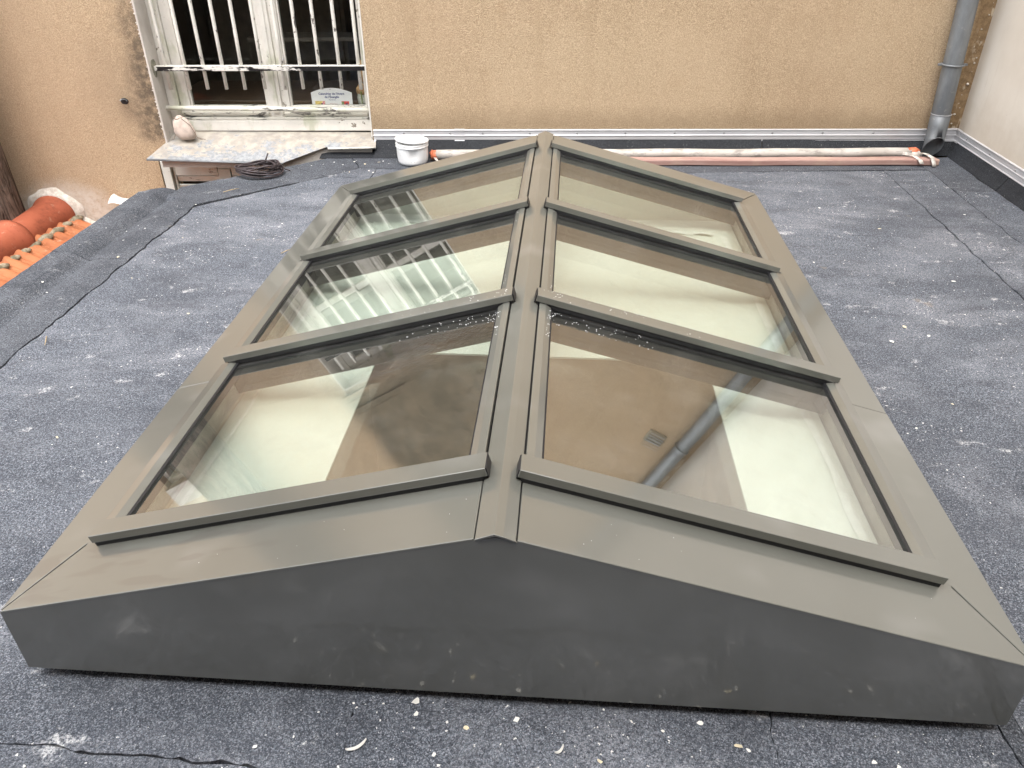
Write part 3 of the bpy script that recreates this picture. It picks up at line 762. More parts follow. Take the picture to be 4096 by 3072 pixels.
# ================================================================== BARRED WINDOW
win = empty('casement_window', W(-1.63, .1, -.15)); tag(win, 'old double casement window with peeling white paint behind bars', 'window')
P_ = []
def wpart(x0, x1, z0, z1, v0, v1, name, mat, bev=.003):
    b = B(); wbox(b, x0, x1, z0, z1, v0, v1); o = b.make(name, mat, bevel=bev); P_.append(o); return o
wpart(-2.216, -2.155, .112, 1.487, -.20, -.128, 'fixed_frame', 'peel_white')
wpart(-1.061, -1.035, .112, 1.487, -.20, -.128, 'fixed_frame', 'peel_white')
wpart(-2.154, -1.062, 1.43, 1.487, -.20, -.129, 'head_rail', 'peel_white')
wpart(-2.2155, -1.036, .100, .1615, -.20, -.112, 'wooden_cill', 'peel_white', .005)
def casement(x0, x1, xg0, xg1):
    wpart(x0, xg0-.012, .166, 1.428, -.180, -.140, 'stile', 'peel_white'); wpart(xg0-.0115, xg0, .22, 1.40, -.176, -.149, 'glazing_bead', 'peel_white', .002)
    wpart(xg1+.012, x1, .166, 1.428, -.180, -.140, 'stile', 'peel_white'); wpart(xg1, xg1+.0115, .22, 1.40, -.176, -.149, 'glazing_bead', 'peel_white', .002)
    wpart(xg0-.0115, xg1+.0115, .186, .236, -.180, -.142, 'bottom_rail', 'peel_heavy'); wpart(xg0-.0115, xg1+.0115, 1.37, 1.428, -.180, -.142, 'top_rail', 'peel_white')
    wpart(xg0, xg1, .928, .968, -.178, -.144, 'glazing_bar', 'peel_white')
    wpart(xg0, xg1, .2365, .9275, -.166, -.162, 'pane', 'winglass', 0); wpart(xg0, xg1, .9685, 1.3695, -.166, -.162, 'pane', 'winglass', 0)
casement(-2.153, -1.632, -2.084, -1.656); casement(-1.560, -1.063, -1.503, -1.066-.012)
wpart(-1.6315, -1.560, .166, 1.428, -.182, -.128, 'meeting_stile', 'peel_white', .005)
wpart(-1.612, -1.580, .20, 1.42, -.127, -.122, 'cover_strip', 'peel_white', .002)
wpart(-2.150, -1.640, .184, .2055, -.1395, -.121, 'weather_bar', 'peel_heavy', .006); wpart(-1.552, -1.066, .181, .2035, -.1395, -.121, 'weather_bar', 'peel_heavy', .006)
wpart(-2.154, -1.063, .1625, .1795, -.155, -.114, 'weather_bar', 'peel_heavy', .005)
b = B(); b.lathe([(.004, -.012), (.012, -.008), (.014, 0), (.011, .008), (.004, .012)], W(-1.522, .49, -.13), 12); P_.append(b.make('knob', 'card', smooth=True))
setpar(P_, win)
# room behind
b = B(); x0, x1, z0, z1, v0, v1 = -2.75, -.6, -.25, 1.9, -.305, -2.6
q = [W(x0, z0, v0), W(x1, z0, v0), W(x1, z1, v0), W(x0, z1, v0), W(x0, z0, v1), W(x1, z0, v1), W(x1, z1, v1), W(x0, z1, v1)]
o = mesh('room_interior', q, [(4, 5, 6, 7), (0, 4, 7, 3), (1, 2, 6, 5), (0, 1, 5, 4), (3, 7, 6, 2)], 'room_dark', fix=False); tag(o, kind='structure')
tb = empty('indoor_table', W(-1.8, -.25, -.9)); tag(tb, 'dark table in the room behind the left casement', 'table'); T_ = []
b = B(); wbox(b, -2.45, -1.05, .13, .16, -1.25, -.62); T_.append(b.make('table_top', 'room_wood', bevel=.004))
for x in (-2.40, -1.12):
    for v in (-1.2, -.68): b = B(); wbox(b, x, x+.05, -.25, .129, v, v+.05); T_.append(b.make('leg', 'room_wood'))
setpar(T_, tb)
cab = empty('indoor_cabinet', W(-2.1, -.25, -2.3)); tag(cab, 'dim pale cupboard at the back of the room inside left casement', 'cabinet'); T_ = []
b = B(); wbox(b, -2.6, -1.55, -.25, 1.5, -2.55, -2.1); T_.append(b.make('carcass', 'room_pale', bevel=.005))
for x in (-2.57, -2.06): b = B(); wbox(b, x, x+.48, -.1, 1.45, -2.098, -2.075); T_.append(b.make('door', 'room_pale', bevel=.004))
setpar(T_, cab)
b = B(); wbox(b, -2.1, -.95, .40, .425, -1.6, -1.35); tag(b.make('indoor_shelf', 'room_pale', bevel=.003), 'pale narrow shelf seen dimly across the room behind both casements', 'shelf')

# ---- advent calendar card standing inside the right casement
cal = empty('advent_calendar', W(-1.278, .235, -.19)); tag(cal, 'white arched card reading Calendrier de l’Avent, standing inside right casement', 'calendar')
VC = -.186; cx = -1.2785; hw = .119
top = [(cx+hw*(1-2*i/24), .300+.026*(1-(1-2*i/24)**2)) for i in range(25)]
out = [(cx-hw+.001, .195), (cx+hw-.001, .195)]+top
b = B(); b.prism([W(x, z, VC-.0015) for x, z in out], [W(x, z, VC) for x, z in out]); C_ = [b.make('card', 'card')]
def text(s, size, x, z, mat, name, bold=0):
    cu_ = bpy.data.curves.new('t', 'FONT'); cu_.body = s; cu_.size = size; cu_.align_x = 'CENTER'; cu_.align_y = 'CENTER'; cu_.offset = bold; cu_.resolution_u = 3
    t_ = bpy.data.objects.new('t', cu_); COL.objects.link(t_); bpy.context.view_layer.update()
    dg = bpy.context.evaluated_depsgraph_get(); me = bpy.data.meshes.new_from_object(t_.evaluated_get(dg))
    for v_ in me.vertices: v_.co = W(x+v_.co.x, z+v_.co.y, VC+.0008)
    me.materials.clear(); me.materials.append(MAT[mat]); bpy.data.objects.remove(t_)
    o = bpy.data.objects.new(name, me); COL.objects.link(o); return o
C_ += [text('Calendrier de l’Avent', .0172, cx+.0, .2935, 'ink', 'lettering', .0004), text('de l’Évangile', .0172, cx+.001, .2755, 'ink', 'lettering', .0004),
       text('Maïte Roche', .008, cx+.002, .2600, 'ink', 'lettering'), text('24 images à ouvrir', .006, cx+.006, .2375, 'ink_red', 'lettering')]
def quad(x0, x1, z0, z1, v, name, mat):
    b = B(); wbox(b, x0, x1, z0, z1, v-.0006, v); o = b.make(name, mat)
    if name == 'picture_detail': o.parent = C_[-1]
    else: C_.append(o)
    return o
quad(cx-.100, cx-.042, .222, .2535, VC+.0008, 'picture', 'pic_yellow'); quad(cx-.058, cx-.044, .222, .2520, VC+.0013, 'picture_detail', 'pic_pink'); quad(cx-.066, cx-.056, .222, .241, VC+.0017, 'picture_detail', 'pic_navy')
quad(cx+.054, cx+.098, .222, .2515, VC+.0008, 'picture', 'pic_red'); quad(cx+.054, cx+.069, .222, .2500, VC+.0013, 'picture_detail', 'pic_green'); quad(cx+.078, cx+.090, .222, .240, VC+.0013, 'picture_detail', 'pic_navy')
b = B(); b.lathe([(.0022, -.0005), (.0022, .0005)], (0, 0, 0), 8); qd = NO.to_track_quat('Z', 'Y').to_matrix(); b.v = [qd @ v_+W(cx-.004, .318, VC+.0006) for v_ in b.v]; C_.append(b.make('hole', 'gasket'))
setpar(C_, cal)
# ---- paper-wrapped bunch beside it
bq = empty('wrapped_bouquet', W(-1.098, .235, -.2)); tag(bq, 'small bunch wrapped in brown paper by window edge beside the calendar', 'bouquet'); T_ = []
def crumple(p, a): 
    r_ = 1+.16*math.sin(3*a+p.z*40)+.10*math.sin(7*a); return Vector((p.x*r_, p.y*r_*.55, p.z))
b = B(); b.lathe([(.012, -.05), (.026, -.03), (.034, .0), (.030, .03), (.022, .045)], W(-1.100, .265, -.205), 16, crumple); T_.append(b.make('wrapper', 'cellophane', smooth=True))
b = B(); b.lathe([(.030, .0), (.036, .012), (.037, .032), (.022, .052), (.010, .060)], W(-1.102, .287, -.205), 16, crumple); T_.append(b.make('paper_top', 'kraft', smooth=True))
b = B(); b.tube([W(-1.103, .24, -.183), W(-1.104, .31, -.181)], .003, 6); T_.append(b.make('stem', 'stem'))
b = B(); b.lathe([(.006, -.05), (.016, -.02), (.018, .03), (.008, .07)], W(-1.088, .405, -.205), 12, crumple); T_.append(b.make('dried_stalk', 'kraft', smooth=True))
setpar(T_, bq)

# ---- grille
gr = empty('window_grille', W(-1.63, .45, -.065)); tag(gr, 'white painted iron window grille of upright bars and flat cross rails', 'grille'); T_ = []
bx = (-2.160, -2.052, -1.947, -1.840, -1.732, -1.624, -1.509, -1.405, -1.300, -1.189, -1.082)
for i, x in enumerate(bx):
    b = B(); dx = random.uniform(-.004, .004); b.tube([W(x+dx, .345+random.uniform(-.003, .003), -.068), W(x+dx*.4, .62, -.066), W(x, .95, -.066), W(x-dx, 1.375, -.067)], .0100, 12)
    T_.append(b.make('bar', 'peel_bar', smooth=True))
def flat(z):
    b = B(); wbox(b, -2.222, -1.032, z-.0125, z+.0105, -.0555, -.0475); o = b.make('cross_rail', 'peel_black', bevel=.001); T_.append(o)
    b = B(); wbox(b, -2.222, -1.032, z+.0107, z+.0135, -.085, -.048); T_.append(b.make('cross_rail_top', 'peel_bar', bevel=.0006))
flat(.457); flat(1.255)
setpar(T_, gr)
b = B(); b.tube([W(-2.2165, .2375, -.090), W(-1.6, .231, -.089), W(-1.034, .2225, -.090)], .0130, 16)
tag(b.make('guard_rail', 'peel_heavy', smooth=True), 'round white flaking rail across the foot of the barred window', 'rail')

# ---- zinc covered window sill with its cut corner
def sill():
    top = [(-2.226, .098, -.118), (-1.028, .090, -.118), (-1.008, .068, .02), (-1.003, .0555, .068), (-1.278, .0505, .066), (-1.288, .052, .058), (-1.522, -.010, .152), (-1.90, .001, .153), (-2.292, .013, .150), (-2.229, .060, .004)]
    bm = bmesh.new(); tv = [bm.verts.new(W(x, z, v)) for x, z, v in top]; f = bm.faces.new(tv); bmesh.ops.triangulate(bm, faces=[f])
    bmesh.ops.subdivide_edges(bm, edges=list(bm.edges), cuts=3, use_grid_fill=True)
    for v_ in bm.verts: v_.co.z += .0016*noise.noise(v_.co*14)+.001*noise.noise(v_.co*33)
    bmesh.ops.recalc_face_normals(bm, faces=bm.faces)
    me = bpy.data.meshes.new('sheet'); bm.to_mesh(me); bm.free(); me.materials.append(MAT['zinc_sill'])
    o = bpy.data.objects.new('zinc_sheet', me); COL.objects.link(o); s_ = o.modifiers.new('t', 'SOLIDIFY'); s_.thickness = .004; s_.offset = 0
    b = B(); path = [W(-2.292, .0085, .150), W(-1.90, -.0035, .153), W(-1.522, -.0145, .152)]; b.tube(path, .0058, 8); lip = b.make('rolled_lip', 'zinc', smooth=True)
    b = B(); b.tube([W(-1.278, .047, .066), W(-1.003, .0515, .068)], .0062, 8); lip2 = b.make('rolled_lip', 'peel_heavy', smooth=True)
    # stone core of the sill
    core = [(-2.225, -.115), (-1.032, -.115), (-1.032, .04), (-1.29, .04), (-1.53, .115), (-2.225, .115)]
    b = B(); b.prism([W(x, -.009, v) if v < 0 else W(x, -.045, v) for x, v in core], [W(x, .080, v) if v < 0 else W(x, (.040 if x > -1.4 else -.006), v) for x, v in core]); c_ = b.make('stone_core', 'reveal')
    e = empty('window_sill', W(-1.7, 0, .05)); tag(e, 'weathered zinc covered window sill with a notched corner over the roof', 'sill'); setpar([o, lip, lip2, c_], e)
sill()
# ---- weathered shutter under the sill
sh = empty('wooden_shutter', W(-1.85, -.6, -.03)); tag(sh, 'peeling cream louvred shutter in the opening under the sill', 'shutter'); T_ = []
def spart(x0, x1, z0, z1, v0, v1, name, bev=.002, rot=0):
    b = B(); wbox(b, x0, x1, z0, z1, v0, v1)
    if rot:
        c_ = W((x0+x1)/2, (z0+z1)/2, (v0+v1)/2); ax = Matrix.Rotation(R(rot), 3, W(1, 0)-W(0, 0)); b.v = [c_+ax @ (q_-c_) for q_ in b.v]
    T_.append(b.make(name, 'peel_shutter', bevel=bev))
spart(-2.296, -2.245, -.98, -.046, -.07, -.006, 'frame_post')
spart(-2.241, -2.228, -.98, -.050, -.065, -.030, 'stile'); spart(-2.226, -1.975, -.137, -.050, -.060, -.026, 'top_rail'); spart(-1.893, -1.42, -.139, -.050, -.060, -.026, 'top_rail')
spart(-1.973, -1.9625, -.98, -.098, -.06, -.028, 'stile'); spart(-1.961, -1.898, -.98, -.098, -.058, -.022, 'middle_stile'); spart(-1.972, -1.894, -.0965, -.050, -.060, -.027, 'rail_block')
for k in range(14):
    z = -.160-k*.052
    spart(-2.226, -1.975, z-.019, z+.019, -.050, -.040, 'slat', .001, 24); spart(-1.895, -1.44, z-.019, z+.019, -.050, -.040, 'slat', .001, 24)
b = B(); wbox(b, -2.227, -1.42, -.98, -.052, -.105, -.10); T_.append(b.make('backing', 'room_dark'))
setpar(T_, sh)
# ---- pouch on the sill
def pouch():
    e = empty('cloth_pouch', W(-2.112, .085, .0)); tag(e, 'small tied beige cloth pouch at the left end of the window sill', 'pouch')
    def fn(p, a):
        k = .0035*noise.noise(Vector((p.x*60, p.y*60, p.z*45)))+.0022*math.sin(a*5+p.z*110)*max(0, (p.z-.05)/.07)
        q_ = p+Vector((math.cos(a), math.sin(a), 0))*k
        return Vector((q_.x*1.0-(p.z-.02)*.16, q_.y*.62, q_.z))
    b = B(); b.lathe([(.010, .0), (.040, .004), (.057, .022), (.062, .045), (.058, .070), (.048, .095), (.037, .112), (.026, .122), (.017, .128), (.012, .133), (.003, .135)], W(-2.107, .078, -.018), 30, fn)
    o1 = b.make('bag', 'pouch', smooth=True)
    pts = [W(-2.135+.030*math.cos(2*math.pi*k/18), .199+.003*math.sin(k), -.018+.018*math.sin(2*math.pi*k/18)) for k in range(19)]
    b = B(); b.tube(pts, .0020, 6); b.tube([W(-2.11, .200, .0), W(-2.066, .165, .004), W(-2.045, .12, .006), W(-2.036, .098, .012), W(-2.012, .092, .02), W(-1.985, .088, .022)], .0016, 6)
    b.tube([W(-2.045, .12, .006), W(-2.03, .094, .022), W(-2.0, .088, .030)], .0013, 6)
    b.tube([W(-2.162, .11, .0), W(-2.172, .085, .012), W(-2.19, .082, .015)], .0016, 6)
    o2 = b.make('drawstring', 'string', smooth=True); setpar([o1, o2], e)
pouch()
# ---- broken pipe stub in the left part of the wall
def stub():
    e = empty('broken_pipe_stub', W(-2.405, .30, 0)); tag(e, 'small dark hole with broken grey pipe stub in the tan wall', 'pipe stub')
    b = B(); vs0 = []; vs1 = []
    for k in range(16):
        a = 2*math.pi*k/16; r_ = 1+.25*noise.noise(Vector((math.cos(a)*2, math.sin(a)*2, 3))); vs0.append(W(-2.405+.023*math.cos(a)*r_, .295+.017*math.sin(a)*r_, .0005)); vs1.append(W(-2.405+.016*math.cos(a)*r_, .295+.012*math.sin(a)*r_, .0015))
    b.prism(vs0, vs1); o1 = b.make('hole', 'gasket')
    b = B(); pr_ = []
    for k in range(9):
        a = math.pi*(.05+.75*k/8); pr_.append((math.cos(a), math.sin(a)))
    in_ = [W(-2.403+.013*c_, .293+.010*s_, -.01) for c_, s_ in pr_]; ou_ = [W(-2.403+.020*c_, .295+.017*s_, .020+.006*math.sin(5*c_)) for c_, s_ in pr_]
    vs = in_+ou_; n = len(pr_); b.add(vs, [[i, i+1, n+i+1, n+i] for i in range(n-1)]); o2 = b.make('stub', 'zinc', fix=False); s_ = o2.modifiers.new('t', 'SOLIDIFY'); s_.thickness = .004
    setpar([o1, o2], e)
stub()
# ---- small vent block high on the wall (seen reflected in the right front pane)
vb = empty('wall_vent', W(1.975, 2.2, 0)); tag(vb, 'small grey cement vent block high on the tan wall', 'vent'); T_ = []
b = B(); wbox(b, 1.90, 2.05, 2.15, 2.26, -.01, .012); T_.append(b.make('block', 'cement', bevel=.01))
for k in range(4): b = B(); wbox(b, 1.915, 2.035, 2.166+k*.024, 2.176+k*.024, .0121, .016); T_.append(b.make('slat', 'steel'))
setpar(T_, vb)
# ---- small window at the far left of the wall (only its reflection shows)
sw = empty('small_window', W(-3.675, 1.1, -.1)); tag(sw, 'small dark window in the tan wall behind the tree trunk', 'window'); T_ = []
for (x0, x1, z0, z1) in ((-3.898, -3.86, .802, 1.528), (-3.49, -3.452, .802, 1.528), (-3.859, -3.491, 1.49, 1.528), (-3.859, -3.491, .802, .84), (-3.69, -3.66, .841, 1.489)):
    b = B(); wbox(b, x0, x1, z0, z1, -.12, -.06); T_.append(b.make('frame', 'peel_white', bevel=.003))
for (x0, x1) in ((-3.858, -3.691), (-3.659, -3.492)): b = B(); wbox(b, x0, x1, .842, 1.488, -.096, -.090); T_.append(b.make('pane', 'winglass'))
b = B(); wbox(b, -3.86, -3.49, .84, 1.49, -.29, -.28); T_.append(b.make('blind', 'room_dark'))
b = B(); wbox(b, -3.93, -3.42, 1.532, 1.70, -.01, .012); T_.append(b.make('lintel', 'reveal', bevel=.004))
setpar(T_, sw)

# ---- zinc downpipe
dp = empty('downpipe', W(2.14, .1, .07)); tag(dp, 'grey zinc downpipe with open angled foot in the right corner', 'downpipe'); T_ = []
b = B(); b.tube([W(2.146, .200, .070), W(2.132, .49, .070), W(2.118, .80, .070), W(2.13, 1.2, .07), W(2.155, 2.0, .070), W(2.16, 3.2, .07), W(2.16, 4.9, .07)], .0495, 28, cap=False); T_.append(b.make('pipe', 'zinc', smooth=True))
def shoe():
    # foot kicks outwards, mouth cut obliquely so that it faces up the roof
    n = 36; c0 = W(2.146, .235, .070); c1 = W(2.147, .175, .072); c2 = W(2.131, .062, .112); rad = .0515
    axis = (c2-c1).normalized(); a = axis.cross(Vector((0, 1, 0))).normalized(); bb_ = axis.cross(a)
    vs = []; fs = []
    for k in range(n):
        w_ = 2*math.pi*k/n; vs.append(c0+Vector((math.cos(w_), math.sin(w_), 0))*rad)
    for k in range(n):
        w_ = 2*math.pi*k/n; vs.append(c1+Vector((math.cos(w_), math.sin(w_), 0))*rad)
    for t, cc in ((.5, c1.lerp(c2, .5)), (1, c2)):
        for k in range(n):
            w_ = 2*math.pi*k/n; p = cc+Vector((math.cos(w_), math.sin(w_), 0))*rad*.98
            if t == 1:
                f_ = math.sin(w_)                      # -1 towards the camera, +1 towards the wall
                p += axis*(.066*f_+.002*math.sin(5*w_)) 
                p += Vector((0, .002*math.sin(3*w_), 0))
            vs.append(p)
    for j in range(3):
        for k in range(n): k2 = (k+1) % n; fs.append([j*n+k, j*n+k2, (j+1)*n+k2, (j+1)*n+k])
    o = mesh('foot', vs, fs, 'zinc', smooth=True); s_ = o.modifiers.new('t', 'SOLIDIFY'); s_.thickness = .0022; return o
T_.append(shoe())
def ring(c, r_, t, h): b = B(); b.lathe([(r_, -h), (r_+t, -h), (r_+t, h), (r_, h)], c, 28, cap0=False, cap1=False); return b
T_.append(ring(W(2.1465, .2365, .070), .0500, .0035, .0016).make('solder_ring', 'alu', smooth=False))
b = B(); cc = W(2.132, .492, .070)
pts = [cc+Vector((.056*math.cos(2*math.pi*k/28), .056*math.sin(2*math.pi*k/28), 0)) for k in range(29)]; b.tube(pts, .0048, 8, cap=False); br_ = b.make('bracket_ring', 'zinc', smooth=True); T_.append(br_)
for s in (-1, 1):
    b = B(); b.box((-.012, -.007, -.006), (.012, .007, .006)); b.v = [v_+cc+Vector((s*.064, 0, 0)) for v_ in b.v]; b.make('bracket_lug', 'zinc', bevel=.002).parent = br_
b = B(); cc2 = W(2.157, 2.145, .07); pts = [cc2+Vector((.056*math.cos(2*math.pi*k/28), .056*math.sin(2*math.pi*k/28), 0)) for k in range(29)]; b.tube(pts, .006, 8, cap=False); T_.append(b.make('bracket_ring', 'zinc', smooth=True))
setpar(T_, dp)

# ================================================================== THINGS ON THE ROOF
# pole wrapped in tape at its ends
po = empty('long_pole', W(.7, .04, .145)); tag(po, 'long white speckled pole with orange taped ends along the wall', 'pole'); T_ = []
b = B(); path = [W(-.650+2.64*k/40, .0375+.008*k/40+.0015*math.sin(k*.7), .155+.004*math.sin(k*.3)) for k in range(41)]; b.tube(path, .0265, 18); T_.append(b.make('shaft', 'pole', smooth=True))
def capend(x0, x1, r_=.0262, nm='end_tape'):
    b = B(); n = 8; b.tube([W(x0+(x1-x0)*k/n, .036+.0025*math.sin(k*1.7), .155) for k in range(n+1)], [r_*(.55 if k in (0,) else 1+.06*math.sin(k*2.3)) for k in range(n+1)], 14); return b
T_.append(capend(-.682, -.640).make('end_tape', 'orange', smooth=True))
b = B(); b.tube([W(2.040, .050, .152), W(2.018, .054, .153), W(1.975, .051, .154)], [.012, .0215, .0225], 14); T_.append(b.make('end_tape', 'orange', smooth=True))
b = B(); b.tube([W(2.055, .032, .158), W(2.03, .037, .158), W(1.94, .040, .157)], [.012, .0245, .0263], 14); T_.append(b.make('end_wrap', 'strap', smooth=True))
def strap(p, wd_, nm='loose_strap'):
    b = B(); vs = []; fs = []
    for i, q_ in enumerate(p):
        q_ = Vector(q_); vs += [q_+Vector((-wd_/2, 0, 0)), q_+Vector((wd_/2, 0, 0))]
    for i in range(len(p)-1): fs.append([2*i, 2*i+1, 2*i+3, 2*i+2])
    o = mesh(nm, vs, fs, 'strap', None, smooth=True, fix=False); s_ = o.modifiers.new('t', 'SOLIDIFY'); s_.thickness = .004; return o
T_.append(strap([W(1.945, .040, .183), W(1.958, .046, .205), W(1.985, .046, .225), W(2.005, .033, .262), W(2.012, .018, .275)], .022))
T_.append(strap([W(2.045, .050, .183), W(2.055, .053, .21), W(2.068, .047, .255), W(2.075, .022, .275), W(2.078, .006, .283)], .020))
T_.append(strap([W(-.655, .028, .183), W(-.640, .012, .20), W(-.628, .004, .215)], .016))
setpar(T_, po)
b = B(); pr_ = [(.196, .004), (.254, .004), (.256, .009), (.256, .032), (.251, .037), (.200, .037), (.196, .033)]
n = 24; 
for k in range(n):
    x0 = -.55+2.66*k/n; x1 = -.55+2.66*(k+1)/n
    if k == 0: ring0 = [W(x0, z, v) for v, z in pr_]
rings = []
for k in range(n+1):
    x = -.55+2.66*k/n; rings.append([W(x+(.003*(v-.22)/.02 if k == n else 0), z+.0012*math.sin(k*1.3+v*20), v+.003*math.sin(k*.5)) for v, z in pr_])
m_ = len(pr_); vs = [p for r_ in rings for p in r_]; fs = [list(range(m_))[::-1], [n*m_+i for i in range(m_)]]
for k in range(n):
    for i in range(m_): j = (i+1) % m_; fs.append([k*m_+i, k*m_+j, (k+1)*m_+j, (k+1)*m_+i])
o = mesh('timber_batten', vs, fs, 'plank', None, bevel=.002); tag(o, 'long pinkish wooden batten lying on the felt before the pole', 'batten')

# bucket
def bucket():
    c = Vector((-.768, 3.375, .0035)); e = empty('plastic_bucket', c); tag(e, 'dented white plastic bucket with loose lid by the wall', 'bucket')
    def dent(p, a):
        d = math.exp(-(((a-4.95)/.33)**2))*math.exp(-((p.z-.060)/.030)**2); d2 = math.exp(-(((a-3.9)/.4)**2))*math.exp(-((p.z-.03)/.03)**2)
        rr_ = 1-.20*d-.07*d2+.015*math.sin(2*a+1); return Vector((p.x*rr_, p.y*rr_, p.z))
    b = B(); b.lathe([(.070, 0), (.078, .002), (.082, .014), (.085, .034), (.0855, .062), (.0855, .085), (.085, .096)], c, 48, dent); o1 = b.make('body', 'plastic', smooth=True)
    b = B(); b.lathe([(.0855, .092), (.0905, .093), (.0915, .098), (.0885, .101), (.0885, .104), (.0910, .106), (.0905, .112), (.0850, .114)], c, 48); o2 = b.make('rim', 'plastic', smooth=False, bevel=.001)
    tl = Matrix.Rotation(R(5), 3, 'Y') @ Matrix.Rotation(R(-3), 3, 'X')
    b = B(); b.lathe([(.0895, .0), (.0925, .001), (.0930, .009), (.0905, .0115), (.085, .0112), (.082, .0080), (.02, .0076), (.004, .0074)], (0, 0, 0), 48); b.v = [tl @ v_+c+Vector((0, 0, .1200)) for v_ in b.v]; o3 = b.make('lid', 'plastic', smooth=False, bevel=.0008)
    b = B(); b.lathe([(.016, 0), (.014, .0008), (.004, .001)], (0, 0, 0), 14, lambda p, a: Vector((p.x*(1+.3*math.sin(2*a)), p.y*(.7+.2*math.sin(3*a)), p.z))); b.v = [tl @ (v_+Vector((.004, -.012, .0078)))+c+Vector((0, 0, .1200)) for v_ in b.v]; o4 = b.make('stain', 'strap', smooth=True)
    setpar([o1, o2, o3], e); o4.parent = o3
bucket()
# coil of cable
b = B(); pts = []
N_ = 560
for k in range(N_):
    t = k/N_; a = 2*math.pi*10*t; nn = noise.noise(Vector((t*40, 1, 2))); n2 = noise.noise(Vector((t*35, 7, 3)))
    r1 = .100+.016*nn+.010*math.sin(a*.37+1); pts.append(Vector((-1.553+r1*1.12*math.cos(a)+.012*n2, 3.105+r1*.86*math.sin(a)+.008*nn, .012+.046*abs(math.sin(t*9.5+.4))*(.6+.4*n2)+.010*(1+math.sin(a*1.3)))))
b.tube(pts, .0042, 7)
b.tube([(-1.548, 3.20, .05), (-1.54, 3.215, .072), (-1.535, 3.222, .085)], .004, 6); b.tube([(-1.46, 3.15, .04), (-1.43, 3.155, .022), (-1.40, 3.15, .014)], .0035, 6)
tag(b.make('cable_coil', 'cable', smooth=True), 'loose coil of dark cable on the roof edge under the sill', 'cable')

# paint flakes and plaster crumbs
def flake_mesh(k):
    rnd = random.Random(k); n = rnd.randint(5, 8); vs = []
    el = rnd.uniform(.45, 1)
    for i in range(n):
        a = 2*math.pi*i/n+rnd.uniform(-.25, .25); r_ = rnd.uniform(.55, 1); vs.append((r_*math.cos(a), el*r_*math.sin(a), rnd.uniform(0, .22)))
    top_ = [(x, y, z+.12) for x, y, z in vs]; b = B(); b.prism(vs, top_)
    me = bpy.data.meshes.new('flake'); me.from_pydata([tuple(v_) for v_ in b.v], [], b.f); me.materials.append(MAT['flake' if k % 4 else 'flake_cream']); return me
FM = [flake_mesh(k) for k in range(12)]
def inside_sky(x, y): return abs(x) < .93 and -.01 < y < 2.43
flakes = [(-1.76, 1.98, .011), (-1.93, 1.72, .012), (-1.88, 1.66, .012), (-2.0, 1.44, .016), (-1.60, 1.78, .007), (-1.83, 2.16, .009), (-1.80, 2.30, .009), (-1.70, 2.62, .010), (-1.58, 2.2, .007),
          (-.155, -.005, .016), (-.150, -.032, .011), (.035, -.03, .011), (-.055, -.053, .010), (.37, -.015, .013), (.245, -.02, .007), (.30, -.035, .006), (.43, -.055, .013), (.447, -.062, .008), (-.105, -.108, .010), (-.425, -.115, .008), (.185, -.10, .010), (.66, -.07, .009), (.70, -.078, .011),
          (-1.10, 3.36, .012), (-1.03, 3.32, .011), (-1.21, 3.34, .011), (-1.26, 3.30, .009), (-1.15, 3.30, .008), (-.96, 3.36, .013), (-.94, 3.38, .010), (-.98, 3.20, .014), (-.95, 3.17, .012), (-1.08, 3.17, .011), (-1.32, 3.27, .011), (-.90, 3.34, .008),
          (1.20, 1.45, .016), (1.28, 1.56, .014), (1.34, 1.50, .014), (1.11, 2.1, .011), (1.6, 1.95, .014), (1.5, 2.5, .012), (1.30, 2.75, .014), (1.7, 2.9, .010), (1.95, 2.7, .011), (1.25, 1.08, .010), (1.45, .82, .013), (1.10, .95, .008), (1.30, .70, .012),
          (-1.25, 1.5, .009), (-1.15, 1.2, .010), (-1.4, 1.0, .009), (-1.05, 1.65, .008), (-1.30, .75, .011), (-1.5, 2.05, .007), (-1.2, 2.4, .010), (-1.05, 2.55, .007)]
for i, (x, y, s_) in enumerate(flakes):
    o = bpy.data.objects.new('paint_flake', FM[i % 12]); COL.objects.link(o); o.location = (x, y, zfun(x, y)+.0045); s_ *= .72; o.scale = (s_, s_*.9, s_*.55); o.rotation_euler = (random.uniform(-.12, .12), random.uniform(-.12, .12), random.uniform(0, 6.28))
    tag(o, 'white paint flake lying loose on the dark roof felt', 'paint flake', 'paint flakes on the roof felt')
b = B()
for k in range(300):
    while True:
        x = random.uniform(-2.0, 2.2); y = random.uniform(-.3, 3.4)
        if random.random() < .35: x = random.uniform(-1.3, 2.1); y = random.uniform(2.6, 3.42)
        if inside_sky(x, y) or (x < -1.2 and y > 3.0): continue
        break
    s_ = random.uniform(.0014, .0040); me = FM[k % 12]; a = random.uniform(0, 6.28); ca_, sa_ = math.cos(a), math.sin(a); z = zfun(x, y)+.004
    b.add([(x+s_*(v_.co.x*ca_-v_.co.y*sa_), y+s_*(v_.co.x*sa_+v_.co.y*ca_), z+s_*.6*v_.co.z) for v_ in me.vertices], [list(p.vertices) for p in me.polygons])
o = b.make('plaster_crumbs', 'flake'); tag(o, 'tiny white plaster crumbs strewn over the roof felt', 'crumbs', kind='stuff')
